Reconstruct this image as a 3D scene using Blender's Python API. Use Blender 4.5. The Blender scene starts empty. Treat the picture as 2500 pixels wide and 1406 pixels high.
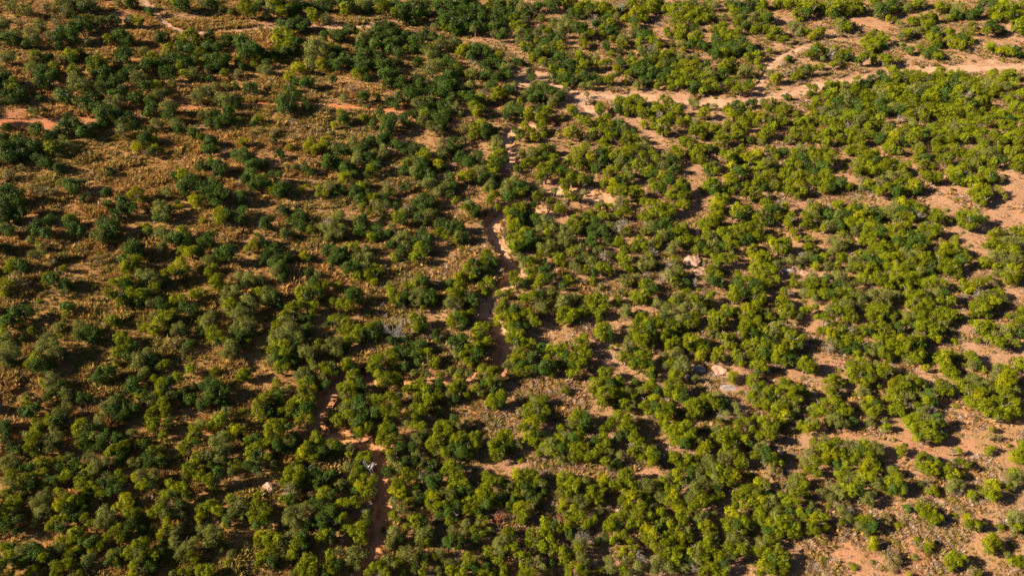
import bpy, math, random, re
import numpy as np

# ------------------------------------------------------------------ camera, world, sun, exposure
S = bpy.context.scene
C = S.collection
CAM_H, PITCH, HFOV = 70.0, math.radians(42.0), math.radians(65.0)
SUN_EL, SUN_AZ = math.radians(29.0), math.radians(180.0 + 5.0)   # sun stands to the left of the view (-X), a touch towards the viewer
cd = bpy.data.cameras.new('camera'); cam = bpy.data.objects.new('camera', cd); C.objects.link(cam)
cd.sensor_fit = 'HORIZONTAL'; cd.angle = HFOV; cd.clip_end = 9000; cd.clip_start = 0.5
cam.location = (0, 0, CAM_H); cam.rotation_euler = (math.pi/2 - PITCH, 0, 0)
S.camera = cam
W = bpy.data.worlds.new('World'); S.world = W; W.use_nodes = True
wn = W.node_tree.nodes; wl = W.node_tree.links
bg = wn['Background']; sky = wn.new('ShaderNodeTexSky'); sky.sky_type = 'NISHITA'; sky.sun_disc = False
sky.sun_elevation = SUN_EL; sky.altitude = 1500; sky.air_density = .6; sky.dust_density = .5
SDIR = np.array([math.cos(SUN_AZ)*math.cos(SUN_EL), math.sin(SUN_AZ)*math.cos(SUN_EL), math.sin(SUN_EL)])   # towards the sun
sky.sun_rotation = math.atan2(SDIR[0], SDIR[1])
bg.inputs['Strength'].default_value = 0.05
wl.new(sky.outputs[0], bg.inputs['Color'])
ld = bpy.data.lights.new('sun', 'SUN'); ld.energy = 5.0; ld.angle = math.radians(0.53); ld.color = (1.0, 0.86, 0.66)
sun = bpy.data.objects.new('sun', ld); C.objects.link(sun)
from mathutils import Vector, Matrix
sun.rotation_euler = Vector(SDIR).to_track_quat('Z', 'Y').to_euler()
sun.location = (-60, 60, 90)
vs = S.view_settings; vs.view_transform = 'Standard'; vs.look = 'None'; vs.exposure = 1.95; vs.gamma = 1.0; vs.use_curve_mapping = False
S.cycles.max_bounces = 5; S.cycles.diffuse_bounces = 2; S.cycles.glossy_bounces = 1; S.cycles.transmission_bounces = 3; S.cycles.transparent_max_bounces = 4

rng = np.random.default_rng(7); random.seed(7)

# ------------------------------------------------------------------ photograph <-> ground
IW, IH = 2500.0, 1406.0
F = IW/2/math.tan(HFOV/2)
CP, SP = math.cos(PITCH), math.sin(PITCH)
def unproject(px, py, z):
    dx = (np.asarray(px, float) - IW/2)/F; dy = (IH/2 - np.asarray(py, float))/F
    dz = -SP + dy*CP; t = (np.asarray(z, float) - CAM_H)/dz
    return dx*t, (CP + dy*SP)*t, t          # x, y, depth along the view axis
def project(x, y, z):
    zz = z - CAM_H; d = y*CP - zz*SP; u = y*SP + zz*CP
    d = np.maximum(d, 1e-3)
    return IW/2 + F*x/d, IH/2 - F*u/d, d

# ------------------------------------------------------------------ noise and terrain
_T = rng.random((256, 256))
def vnoise(x, y):
    xi = np.floor(x).astype(int); yi = np.floor(y).astype(int); fx = x - xi; fy = y - yi
    fx = fx*fx*(3 - 2*fx); fy = fy*fy*(3 - 2*fy)
    a = _T[xi & 255, yi & 255]; b = _T[(xi+1) & 255, yi & 255]; c = _T[xi & 255, (yi+1) & 255]; d = _T[(xi+1) & 255, (yi+1) & 255]
    return (a*(1-fx) + b*fx)*(1-fy) + (c*(1-fx) + d*fx)*fy
def fbm(x, y, o=4):
    s = 0; a = .5; n = 0
    for k in range(o):
        s = s + a*vnoise(x*2**k + 17.3*k, y*2**k + 9.1*k); n += a; a *= .5
    return s/n
def sstep(a, b, x):
    t = np.clip((x - a)/(b - a), 0, 1); return t*t*(3 - 2*t)

# tracks and washes: name, points in the photograph, half width (m), depth (m), tone
TRACKS = [
 ('sand_gully', [(890,1430),(897,1400),(910,1345),(925,1304),(935,1254),(936,1204),(932,1174),(930,1140),(927,1118),(914,1096),(890,1078),(850,1066),(810,1058),(780,1046),(776,1025),(785,1000),(800,965),(820,935),(845,914)], .76, .8, 'orange'),
 ('sand_gully', [(880,915),(905,923),(935,928),(985,931),(1010,926),(1050,926),(1100,924),(1150,915),(1195,905),(1220,894)], .6, .35, 'orange'),
 ('sand_gully', [(1215,905),(1221,894),(1228,876),(1235,862),(1238,844),(1227,815),(1213,793),(1200,776),(1186,761),(1185,741),(1192,719),(1215,703),(1248,686),(1262,668),(1260,650),(1242,622),(1221,592),(1206,566),(1200,547),(1212,525),(1235,510),(1256,500),(1278,493)], .85, .9, 'sand'),
 ('sand_gully', [(1300,488),(1308,500),(1322,516),(1350,526),(1378,538)], 1.0, .45, 'sand'),
 ('sand_gully', [(1322,450),(1345,456),(1368,467),(1392,463),(1435,466),(1456,476),(1460,490),(1474,502),(1482,516)], 1.3, .5, 'sand'),
 ('sand_gully', [(1240,420),(1242,398),(1250,384),(1241,357),(1238,345),(1240,328),(1250,314),(1275,305),(1305,303),(1340,302),(1358,308)], .8, .6, 'sand'),
 ('sand_wash', [(1272,180),(1268,215),(1300,180),(1318,182),(1340,198),(1370,206),(1402,226),(1418,242),(1436,263),(1455,276),(1480,282)], 1.0, .3, 'pink'),
 ('dirt_track', [(1395,226),(1440,233),(1500,236),(1562,238),(1607,242),(1675,248),(1712,252),(1782,251),(1825,247),(1862,244),(1900,237),(1937,227),(1970,217),(2000,210),(2030,204),(2065,200),(2100,192),(2140,182),(2175,176),(2225,172),(2275,171),(2312,170),(2375,167),(2437,165),(2500,161),(2600,158)], 1.2, .12, 'pink'),
 ('dirt_track', [(1828,242),(1848,226),(1857,206),(1872,184),(1879,163),(1892,147),(1925,132),(1962,116),(1990,104)], .75, .15, 'pink'),
 ('dirt_track', [(2405,163),(2418,153),(2432,139)], .6, .05, 'pink'),
 ('red_track', [(-60,292),(0,296),(25,299),(62,302),(107,302),(147,300),(200,297),(225,298)], 1.0, .12, 'red'),
 ('red_track', [(430,266),(470,265),(500,263),(530,263),(590,257),(625,254),(670,254),(730,251),(765,252),(800,256),(837,261),(900,265),(937,267),(1000,266),(1060,263),(1130,262),(1195,262),(1260,260)], .62, .15, 'red'),
 ('dirt_track', [(345,-5),(375,25),(395,50),(425,70),(455,80),(500,81),(575,76),(625,71),(690,66),(757,64),(837,70),(900,63),(950,52)], .62, .1, 'pink'),
]
# bare earth: centre and half axes in the photograph, strength, redness (0 pale pink .. 1 red)
BARE = [(265,6,40,8,1,1),(300,38,95,16,.9,.8),(440,45,70,35,.6,.3),(40,283,45,16,1,.9),(600,62,120,14,.7,.3),(930,55,50,12,.8,.5),(1075,85,80,10,.7,.3),(1190,103,70,12,.6,.3),
 (1285,195,25,45,.8,.2),(1330,185,25,20,.8,.2),(1420,250,45,30,.9,.1),(1290,15,22,10,.9,.4),(1330,55,22,6,.6,.6),(1450,20,12,8,.7,.2),(1607,45,45,25,.8,.1),(1625,85,40,18,.7,.2),(1645,8,10,12,.9,.2),(1770,18,30,8,.9,.2),(1545,120,25,12,.7,.1),
 (1730,145,35,8,.7,.4),(1910,130,70,30,.8,.1),(1920,60,45,20,.7,.1),(1970,50,30,12,.7,.6),(2140,60,70,15,1,.35),(2170,78,40,12,.9,.3),(2060,95,90,20,.7,.1),(2010,45,30,14,.7,.1),(2260,150,280,14,.75,.1),(2250,110,60,14,.6,.2),(2330,75,60,16,.6,.3),(2460,85,45,14,.8,.2),(2460,62,30,8,.7,.2),
 (1950,205,70,14,.55,.1),(1880,190,35,20,.8,.2),(1820,178,30,10,.6,.2),(1600,228,110,10,.6,.1),(1530,290,45,18,.8,.1),(1590,330,50,14,.7,.1),(1690,270,20,8,.6,0),(1755,280,35,16,.6,.1),(1840,320,25,14,.5,.1),(1960,250,30,12,.5,.1),
 (2440,265,25,30,.5,.1),(2180,285,30,8,.5,.3),(2450,320,20,15,.5,.2),(2480,470,70,90,.8,.2),(2400,500,80,30,.75,.15),(2320,470,70,32,.75,.15),(2110,480,130,14,.75,.2),(2060,425,40,25,.75,.2),(2440,560,40,40,.8,.2),(2360,580,50,30,.75,.15),(2260,425,40,12,.7,.1),
 (1695,500,45,34,.8,.25),(1700,415,30,22,.7,.2),(1740,380,30,10,.7,.1),(1610,490,30,12,.8,.3),(1555,550,26,26,.9,.2),(1980,490,60,16,.8,.15),(1790,545,40,16,.8,.25),(1640,620,55,12,.9,.3),(1695,645,45,28,1,.35),(1790,660,45,22,.95,.2),(1940,668,65,16,1,.1),(2400,660,40,18,.8,.2),
 (2370,790,35,18,.7,.2),(2370,835,60,22,.8,.05),(2450,880,60,24,.7,.1),(2480,715,40,20,.8,.1),(2030,890,35,22,.8,.25),(2270,925,40,14,.8,.1),(2240,900,50,20,.6,.2),(1590,752,45,10,.9,.25),(1550,800,22,22,.8,.2),(1780,745,40,10,.7,.2),(1510,880,20,40,.7,.2),(1960,800,30,40,.7,.35),(1920,905,50,16,.7,.4),
 (1755,905,70,26,.7,.2),(1790,945,40,10,1,0),(1810,1000,40,26,.9,.05),(1700,1030,80,10,.8,.2),(1770,1035,30,8,1,0),(1940,1078,50,16,1,.1),(1580,1160,60,16,.8,.3),(1640,1095,40,8,.8,.3),(1820,1170,40,14,.7,.2),(1780,1240,25,30,.7,.4),(1790,1370,40,40,.8,.3),(1960,1330,60,40,.7,.4),
 (2275,1085,115,24,1,.5),(2330,1120,40,30,.8,.3),(2180,1120,50,30,.7,.4),(2330,1200,50,40,.85,.4),(2260,1150,60,40,.5,.3),(2420,1110,80,40,.6,.3),(2460,1220,60,60,.6,.15),(2230,1310,60,40,.85,.5),(2065,1345,65,20,1,.5),(2220,1360,50,50,.8,.55),(2120,1390,60,20,.8,.4),(2380,1300,120,60,.5,.3),(2300,1395,100,20,.7,.5),(2480,1320,30,30,.8,.4),(2060,1060,80,12,.8,.45),(2400,1040,80,25,.7,.35),
 (1430,850,50,25,.6,.1),(1480,870,25,35,.8,.05),(1350,960,140,30,.45,.1),(1200,1010,90,30,.4,.3),(1310,1140,160,20,.6,.35),(1250,830,20,30,.6,.3),(665,1195,26,34,.9,.3),(575,1180,45,30,.35,.4),(1010,775,50,12,.6,.2),(1120,780,60,12,.5,.2),(1190,735,20,25,.9,.1),(1300,730,30,12,.7,.4),(1060,770,30,14,.6,.15),
 (560,990,70,30,.3,.3),(620,940,60,20,.3,.3),(350,1300,60,30,.2,.4),(100,1310,40,20,.3,.5),(330,990,70,20,.25,.5),(480,700,60,12,.3,.3)]

def seg_dist(px, py, pts):
    best = np.full(px.shape, 1e9)
    for (x0, y0), (x1, y1) in zip(pts[:-1], pts[1:]):
        vx, vy = x1-x0, y1-y0; L = vx*vx + vy*vy + 1e-9
        t = np.clip(((px-x0)*vx + (py-y0)*vy)/L, 0, 1)
        best = np.minimum(best, np.hypot(px-x0-t*vx, py-y0-t*vy))
    return best
def smooth_line(pts, n=3):
    p = np.array(pts, float)
    for _ in range(n):
        q = np.empty((2*len(p)-2, 2)); q[0::2] = .75*p[:-1] + .25*p[1:]; q[1::2] = .25*p[:-1] + .75*p[1:]
        p = np.vstack([p[:1], q, p[-1:]])
    return p
def base_h(x, y):
    """a shallow valley along the gully, slopes added to dim the left ground, with low swells"""
    x = np.asarray(x, float); y = np.asarray(y, float)
    xs = np.clip(x + .06*(y - 90), -150, 150); v = np.where(xs < 0, .085, .060)*(np.sqrt(xs*xs + 18**2) - 18)  # side slopes added: left ground tilts from the sun, right ground towards it
    return v + 1.5*(fbm(x/55 + 3.1, y/55 + 7.7, 2) - .5) + .5*(fbm(x/11, y/11, 2) - .5)
def hit(px, py, dz=0.0, n=9):
    """the point dz above the ground that the photograph shows at px, py"""
    z = 0.0
    for _ in range(n):
        x, y, t = unproject(px, py, z + dz); z = base_h(x, y)
    return unproject(px, py, z + dz) + (z,)
TW = []
for nm, pts, hw, dep, tone in TRACKS:
    p = smooth_line(pts, 2); x, y, _, _ = hit(p[:, 0], p[:, 1])
    TW.append((nm, np.stack([x, y], 1), hw, dep, tone))
def track_fields(x, y):
    """lowering of the ground and closeness to a track"""
    low = np.zeros(x.shape); near = np.zeros(x.shape); red = np.zeros(x.shape)
    wob = 1 + .9*(fbm(x/1.7 + 40, y/1.7, 2) - .5)
    for nm, p, hw, dep, tone in TW:
        m = (x > p[:, 0].min()-6) & (x < p[:, 0].max()+6) & (y > p[:, 1].min()-6) & (y < p[:, 1].max()+6)
        if not m.any(): continue
        d = seg_dist(x[m], y[m], p.tolist())*wob[m]
        low[m] = np.maximum(low[m], dep*(1 - sstep(hw*.85, hw*1.55, d)))
        k = 1 - sstep(hw*1.0, hw*1.9, d)
        red[m] = np.maximum(red[m], k*{'red': .95, 'orange': .75, 'sand': .3, 'pink': .1}[tone]); near[m] = np.maximum(near[m], k)
    return low, near, red
def terrain(x, y):
    x = np.asarray(x, float); y = np.asarray(y, float)
    return base_h(x, y) - track_fields(np.atleast_1d(x), np.atleast_1d(y))[0].reshape(x.shape)

# ------------------------------------------------------------------ helpers
def mesh_obj(name, verts, faces, mat, parent=None, smooth=False, link=True):
    me = bpy.data.meshes.new(name); verts = np.asarray(verts, np.float32)
    if isinstance(faces, np.ndarray):
        n, k = faces.shape
        me.vertices.add(len(verts)); me.vertices.foreach_set('co', verts.ravel())
        me.loops.add(n*k); me.loops.foreach_set('vertex_index', faces.astype(np.int32).ravel())
        me.polygons.add(n); me.polygons.foreach_set('loop_start', np.arange(0, n*k, k, dtype=np.int32))
        me.update(calc_edges=True)
    else:
        me.from_pydata(verts.tolist(), [], faces); me.update()
    if smooth: me.shade_smooth()
    if mat: me.materials.append(mat)
    o = bpy.data.objects.new(name, me)
    if link: C.objects.link(o)
    if parent: o.parent = parent
    return o
def tag(o, label=None, cat=None, group=None, kind=None):
    if label: o['label'] = label
    if cat: o['category'] = cat
    if group: o['group'] = group
    if kind: o['kind'] = kind
    return o
def empty(name, loc, scale=1.0, rz=0.0):
    o = bpy.data.objects.new(name, None); C.objects.link(o); o.location = loc; o.scale = (scale,)*3; o.rotation_euler = (0, 0, rz); o.empty_display_size = .3
    return o
def attr(me, name, typ, data):
    a = me.attributes.new(name, typ, 'POINT'); a.data.foreach_set({'FLOAT': 'value', 'INT': 'value', 'FLOAT_VECTOR': 'vector'}[typ], np.asarray(data).ravel())

# ------------------------------------------------------------------ materials
def new_mat(name):
    m = bpy.data.materials.new(name); m.use_nodes = True; nt = m.node_tree
    for n in list(nt.nodes): nt.nodes.remove(n)
    out = nt.nodes.new('ShaderNodeOutputMaterial')
    return m, nt, out
def N(nt, typ, **kw):
    n = nt.nodes.new(typ)
    for k, v in kw.items(): setattr(n, k, v)
    return n
def mixcol(nt, fac, a, b, blend='MIX'):
    n = N(nt, 'ShaderNodeMix', data_type='RGBA', blend_type=blend)
    for s, v in ((0, fac), (6, a), (7, b)):
        if isinstance(v, (int, float)): n.inputs[s].default_value = v
        elif isinstance(v, tuple): n.inputs[s].default_value = (*v, 1)
        else: nt.links.new(v, n.inputs[s])
    return n.outputs[2]
def mth(nt, op, a, b=None):
    n = N(nt, 'ShaderNodeMath', operation=op)
    for s, v in enumerate((a, b)):
        if v is None: continue
        if isinstance(v, (int, float)): n.inputs[s].default_value = v
        else: nt.links.new(v, n.inputs[s])
    return n.outputs[0]
def maprange(nt, v, a, b, c=0., d=1.):
    n = N(nt, 'ShaderNodeMapRange'); nt.links.new(v, n.inputs[0])
    for i, x in enumerate((a, b, c, d)): n.inputs[i+1].default_value = x
    return n.outputs[0]
def leaf_mat(name, c0, c1, c2, trans=.3, rough=.5):
    """c0..c1 from leaf to leaf, c2 shift from plant to plant"""
    m, nt, out = new_mat(name)
    geo = N(nt, 'ShaderNodeNewGeometry'); oi = N(nt, 'ShaderNodeObjectInfo')
    col = mixcol(nt, geo.outputs['Random Per Island'], c0, c1)
    r2 = mth(nt, 'FRACT', mth(nt, 'MULTIPLY', oi.outputs['Random'], 7.31))
    col = mixcol(nt, mth(nt, 'MULTIPLY', oi.outputs['Random'], .6), col, c2)
    v = maprange(nt, r2, 0, 1, .72, 1.25)
    hsv = N(nt, 'ShaderNodeHueSaturation'); nt.links.new(col, hsv.inputs['Color']); nt.links.new(v, hsv.inputs['Value']); col = hsv.outputs[0]
    p = N(nt, 'ShaderNodeBsdfPrincipled'); p.inputs['Roughness'].default_value = rough; p.inputs['Specular IOR Level'].default_value = .06
    nt.links.new(col, p.inputs['Base Color'])
    t = N(nt, 'ShaderNodeBsdfTranslucent'); nt.links.new(mixcol(nt, .5, col, (.9, .8, .15), 'MULTIPLY'), t.inputs['Color'])
    h2 = N(nt, 'ShaderNodeHueSaturation'); nt.links.new(col, h2.inputs['Color']); h2.inputs['Hue'].default_value = .48; h2.inputs['Value'].default_value = 1.3; nt.links.new(h2.outputs[0], t.inputs['Color'])
    mx = N(nt, 'ShaderNodeMixShader'); mx.inputs[0].default_value = trans
    nt.links.new(p.outputs[0], mx.inputs[1]); nt.links.new(t.outputs[0], mx.inputs[2]); nt.links.new(mx.outputs[0], out.inputs[0])
    return m
def plain_mat(name, c0, c1, scale=8., rough=.85, bump=.0, detail=4.):
    m, nt, out = new_mat(name)
    tc = N(nt, 'ShaderNodeTexCoord'); no = N(nt, 'ShaderNodeTexNoise'); no.inputs['Scale'].default_value = scale; no.inputs['Detail'].default_value = detail
    nt.links.new(tc.outputs['Object'], no.inputs['Vector'])
    col = mixcol(nt, maprange(nt, no.outputs[0], .3, .7), c0, c1)
    p = N(nt, 'ShaderNodeBsdfPrincipled'); p.inputs['Roughness'].default_value = rough; p.inputs['Specular IOR Level'].default_value = .15
    nt.links.new(col, p.inputs['Base Color'])
    if bump:
        b = N(nt, 'ShaderNodeBump'); b.inputs['Strength'].default_value = bump; b.inputs['Distance'].default_value = .08
        nt.links.new(no.outputs[0], b.inputs['Height']); nt.links.new(b.outputs[0], p.inputs['Normal'])
    nt.links.new(p.outputs[0], out.inputs[0])
    return m
def ground_mat():
    m, nt, out = new_mat('dry_ground')
    tc = N(nt, 'ShaderNodeTexCoord'); P = tc.outputs['Object']
    def noise(s, d=4., r=.6):
        n = N(nt, 'ShaderNodeTexNoise'); n.inputs['Scale'].default_value = s; n.inputs['Detail'].default_value = d; n.inputs['Roughness'].default_value = r
        nt.links.new(P, n.inputs['Vector']); return n.outputs[0]
    ab = N(nt, 'ShaderNodeAttribute', attribute_name='bare').outputs['Fac']; ar = N(nt, 'ShaderNodeAttribute', attribute_name='redness').outputs['Fac']
    aw = N(nt, 'ShaderNodeAttribute', attribute_name='pale').outputs['Fac']
    nf = noise(5., 6., .7); nm_ = noise(1.1, 4.); nl = noise(.09, 3.)
    straw = mixcol(nt, maprange(nt, nf, .3, .7), (.145, .072, .027), (.33, .170, .066))
    straw = mixcol(nt, maprange(nt, nl, .35, .65, 0, .55), straw, (.22, .132, .036))
    straw2 = mixcol(nt, maprange(nt, nf, .3, .7), (.165, .092, .042), (.34, .195, .095))
    straw = mixcol(nt, aw, straw, straw2)
    soil_p = mixcol(nt, maprange(nt, nf, .3, .75), (.20, .112, .064), (.345, .205, .122))
    soil_r = mixcol(nt, maprange(nt, nf, .3, .75), (.23, .092, .038), (.38, .165, .075))
    soil = mixcol(nt, ar, soil_p, soil_r)
    b = mth(nt, 'ADD', ab, mth(nt, 'MULTIPLY', mth(nt, 'SUBTRACT', nm_, .5), .9))
    col = mixcol(nt, maprange(nt, b, .35, .65), straw, soil)
    p = N(nt, 'ShaderNodeBsdfPrincipled'); p.inputs['Roughness'].default_value = .95; p.inputs['Specular IOR Level'].default_value = .08
    nt.links.new(col, p.inputs['Base Color'])
    bp = N(nt, 'ShaderNodeBump'); bp.inputs['Strength'].default_value = .9; bp.inputs['Distance'].default_value = .16
    hh = mth(nt, 'ADD', nf, mth(nt, 'MULTIPLY', noise(14., 3.), .35)); nt.links.new(hh, bp.inputs['Height']); nt.links.new(bp.outputs[0], p.inputs['Normal'])
    nt.links.new(p.outputs[0], out.inputs[0])
    return m
def sand_mat(name, c0, c1):
    m, nt, out = new_mat(name)
    tc = N(nt, 'ShaderNodeTexCoord'); n1 = N(nt, 'ShaderNodeTexNoise'); n1.inputs['Scale'].default_value = .8; n1.inputs['Detail'].default_value = 6
    n2 = N(nt, 'ShaderNodeTexNoise'); n2.inputs['Scale'].default_value = 7; n2.inputs['Detail'].default_value = 5
    nt.links.new(tc.outputs['Object'], n1.inputs[0]); nt.links.new(tc.outputs['Object'], n2.inputs[0])
    col = mixcol(nt, maprange(nt, n1.outputs[0], .3, .7), c0, c1)
    col = mixcol(nt, maprange(nt, n2.outputs[0], .55, .8, 0, .5), col, tuple(.55*x for x in c0))
    p = N(nt, 'ShaderNodeBsdfPrincipled'); p.inputs['Roughness'].default_value = .95; p.inputs['Specular IOR Level'].default_value = .08
    nt.links.new(col, p.inputs['Base Color'])
    b = N(nt, 'ShaderNodeBump'); b.inputs['Strength'].default_value = .5; b.inputs['Distance'].default_value = .08
    nt.links.new(n2.outputs[0], b.inputs['Height']); nt.links.new(b.outputs[0], p.inputs['Normal'])
    nt.links.new(p.outputs[0], out.inputs[0])
    return m
M = {
 'ground': ground_mat(),
 'pink': sand_mat('pale_track_sand', (.26, .150, .092), (.38, .232, .146)),
 'sand': sand_mat('wash_sand', (.40, .205, .108), (.57, .325, .180)),
 'orange': sand_mat('orange_sand', (.36, .160, .066), (.53, .265, .120)),
 'red': sand_mat('red_sand', (.28, .092, .036), (.43, .165, .068)),
 'd': leaf_mat('dark_and_shaded_green_leaves', (.025, .052, .005), (.064, .102, .009), (.045, .075, .012), .14),  # real dark foliage, and shade of green crowns put into leaf colour
 'g': leaf_mat('green_leaves', (.086, .114, .002), (.186, .202, .004), (.128, .138, .005), .28),
 'y': leaf_mat('yellow_green_leaves', (.145, .165, .002), (.265, .255, .004), (.190, .180, .004), .32),
 'o': leaf_mat('olive_leaves', (.082, .096, .016), (.165, .172, .032), (.124, .126, .026), .18),
 'w': leaf_mat('khaki_leaves', (.130, .105, .026), (.250, .195, .052), (.180, .140, .055), .2),
 'x': leaf_mat('grey_half_bare_twigs', (.13, .105, .075), (.27, .225, .17), (.18, .16, .10), .08, .8),
 'rust': leaf_mat('rusty_leaves', (.17, .05, .02), (.30, .11, .045), (.2, .08, .03), .2),
 'bark': plain_mat('grey_brown_bark', (.10, .075, .055), (.20, .16, .125), 6., .9, .4),
 'dead': plain_mat('bleached_wood', (.50, .46, .43), (.74, .71, .68), 5., .8, .2),
 'greywood': plain_mat('grey_dead_wood', (.15, .135, .12), (.32, .295, .265), 5., .85, .2),
 'rock': plain_mat('pink_rock', (.22, .125, .085), (.40, .24, .165), 2.2, .9, .8, 8.),
 'greyrock': plain_mat('grey_rock', (.13, .105, .095), (.29, .23, .20), 2.0, .9, .8, 8.),
 'gold': leaf_mat('golden_grass_blades', (.22, .117, .031), (.44, .258, .078), (.32, .20, .055), .3, .7),
 'olivegrass': leaf_mat('olive_grass_blades', (.13, .105, .020), (.28, .215, .042), (.20, .15, .035), .3, .7),
 'palegrass': leaf_mat('pale_dead_grass_blades', (.225, .128, .065), (.41, .242, .125), (.30, .175, .10), .25, .7),
 'greytwig': leaf_mat('grey_dead_twigs', (.17, .125, .095), (.32, .255, .205), (.25, .18, .13), .1, .8),
}

# ------------------------------------------------------------------ ground
def axis(lo, hi, step, far):
    mid = np.arange(lo, hi + 1e-6, step); out = []; d = step; p = hi
    while p < far:
        d *= 1.35; p += d; out.append(p)
    neg = []; d = step; p = lo
    while p > -far:
        d *= 1.35; p -= d; neg.append(p)
    return np.array(neg[::-1] + mid.tolist() + out)
GX = axis(-140, 140, .5, 6000); GY = axis(16, 206, .5, 6000)
XX, YY = np.meshgrid(GX, GY, indexing='ij')
low, near, rd = track_fields(XX, YY)
lump = .26*(fbm(XX/1.3, YY/1.3, 2) - .5)*(1 - .75*near)
ZZ = base_h(XX, YY) - low + lump
PX, PY, PD = project(XX, YY, ZZ)
bare = np.zeros(XX.shape); red = np.zeros(XX.shape)
wx = PX + 26*(fbm(XX/3 + 5, YY/3, 3) - .5)*2; wy = PY + 12*(fbm(XX/3 + 50, YY/3 + 8, 3) - .5)*2
for cx, cy, rx, ry, st, r in BARE:
    st = st*(.72 if cx > 1950 and cy > 1000 and r < .5 else 1); d = np.hypot((wx - cx)/rx, (wy - cy)/ry); k = st*(1 - sstep(.75, 1.25, d))
    red = np.where(k > bare, r, red); bare = np.maximum(bare, k)
red = np.where(near > bare, np.where(near > 0, rd/np.maximum(near, 1e-3), 0), red); bare = np.maximum(bare, near)
scat = sstep(.60, .72, fbm(XX/4.5 + 77, YY/4.5 + 31, 3)); gx = sstep(900, 1900, PX)          # patchy worn soil, commoner towards the right
bare = np.maximum(bare, scat*(.08 + .55*gx)); red = np.where((red == 0), .55 - .3*gx, red)
nx, ny = XX.shape; ii = np.arange(nx*ny).reshape(nx, ny)
quads = np.stack([ii[:-1, :-1], ii[1:, :-1], ii[1:, 1:], ii[:-1, 1:]], -1).reshape(-1, 4)
ground = mesh_obj('ground', np.stack([XX, YY, ZZ], -1).reshape(-1, 3), quads, M['ground'], smooth=True)
pale = np.clip(sstep(450, 1650, PX) + .35*(fbm(XX/9, YY/9, 2) - .5), 0, 1)
for nm_, v in (('bare', bare), ('redness', red), ('pale', pale)): attr(ground.data, nm_, 'FLOAT', v.astype(np.float32))
tag(ground, 'dry savanna ground of straw-coloured grass and bare red soil', kind='structure')

# ------------------------------------------------------------------ tracks and sandy gullies
def strip(nm, P, hw, tone):
    d = np.r_[0, np.cumsum(np.hypot(*np.diff(P, axis=0).T))]; n = max(8, int(d[-1]/.45)); s = np.linspace(0, d[-1], n)
    x = np.interp(s, d, P[:, 0]); y = np.interp(s, d, P[:, 1])
    k = np.ones(5)/5
    tx = np.gradient(x); ty = np.gradient(y); L = np.hypot(tx, ty) + 1e-9; nxv, nyv = -ty/L, tx/L
    cols = np.linspace(-1, 1, 15); V = []
    w = hw*(1 + .5*(fbm(s/2.5 + 3*len(P), s*0 + len(P), 2) - .5)*2)
    ends = sstep(0, 2.5, s)*sstep(0, 2.5, d[-1] - s)
    for c in cols:
        xx = x + nxv*c*w*1.35; yy = y + nyv*c*w*1.35
        up = .085 if nm == 'sand_gully' else .04 if (nm == 'dirt_track' and P[0, 0] < -40) else .06
        z = terrain(xx, yy) + up*ends - .30*np.abs(c)**4 - .2*(1 - ends) + (.06 if nm == 'sand_gully' else .17)*(fbm(xx/.9, yy/.9, 3) - .5)
        if nm == 'dirt_track' or nm == 'red_track': z = z - .05*np.exp(-((np.abs(c)*w*1.35 - .8)/.22)**2)
        V.append(np.stack([xx, yy, z], 1))
    V = np.stack(V, 1); m = len(cols); ii = np.arange(n*m).reshape(n, m)
    q = np.stack([ii[:-1, :-1], ii[1:, :-1], ii[1:, 1:], ii[:-1, 1:]], -1).reshape(-1, 4)[:, ::-1]
    o = mesh_obj(nm, V.reshape(-1, 3), q, M[tone], smooth=True)
    tag(o, kind='structure')
for nm, P, hw, dep, tone in TW: strip(nm, P, hw, tone)

# ------------------------------------------------------------------ leafy clumps, trunks, grass: shared meshes
def rand_unit(n):
    v = rng.normal(size=(n, 3)); return v/np.linalg.norm(v, axis=1, keepdims=True)
def leaf_quads(P, Nrm, ln, wd):
    """one folded leaf spray (quad) at each point, facing Nrm"""
    a = np.cross(Nrm, rand_unit(len(P))); a /= np.linalg.norm(a, axis=1, keepdims=True) + 1e-9
    b = np.cross(Nrm, a); a *= ln[:, None]; b *= wd[:, None]
    bend = Nrm*(ln*.25)[:, None]
    V = np.stack([P - a - bend*.5, P + b, P + a - bend*.5, P - b], 1)
    return V.reshape(-1, 3), np.arange(len(P)*4).reshape(-1, 4)
def tube(path, rad, sides=5):
    path = np.asarray(path, float); V = []; Fc = []
    for i, (p, r) in enumerate(zip(path, rad)):
        t = path[min(i+1, len(path)-1)] - path[max(i-1, 0)]; t = t/(np.linalg.norm(t)+1e-9)
        a = np.cross(t, [.3, .9, .2]); a /= np.linalg.norm(a)+1e-9; b = np.cross(t, a)
        for k in range(sides):
            an = 2*math.pi*k/sides; V.append(p + r*(math.cos(an)*a + math.sin(an)*b))
    for i in range(len(path)-1):
        for k in range(sides):
            Fc.append((i*sides+k, i*sides+(k+1) % sides, (i+1)*sides+(k+1) % sides, (i+1)*sides+k))
    return V, Fc
def join_tubes(ts):
    V = []; Fc = []
    for v, f in ts:
        b = len(V); V += list(v); Fc += [tuple(i+b for i in q) for q in f]
    return V, np.array(Fc)
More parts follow.
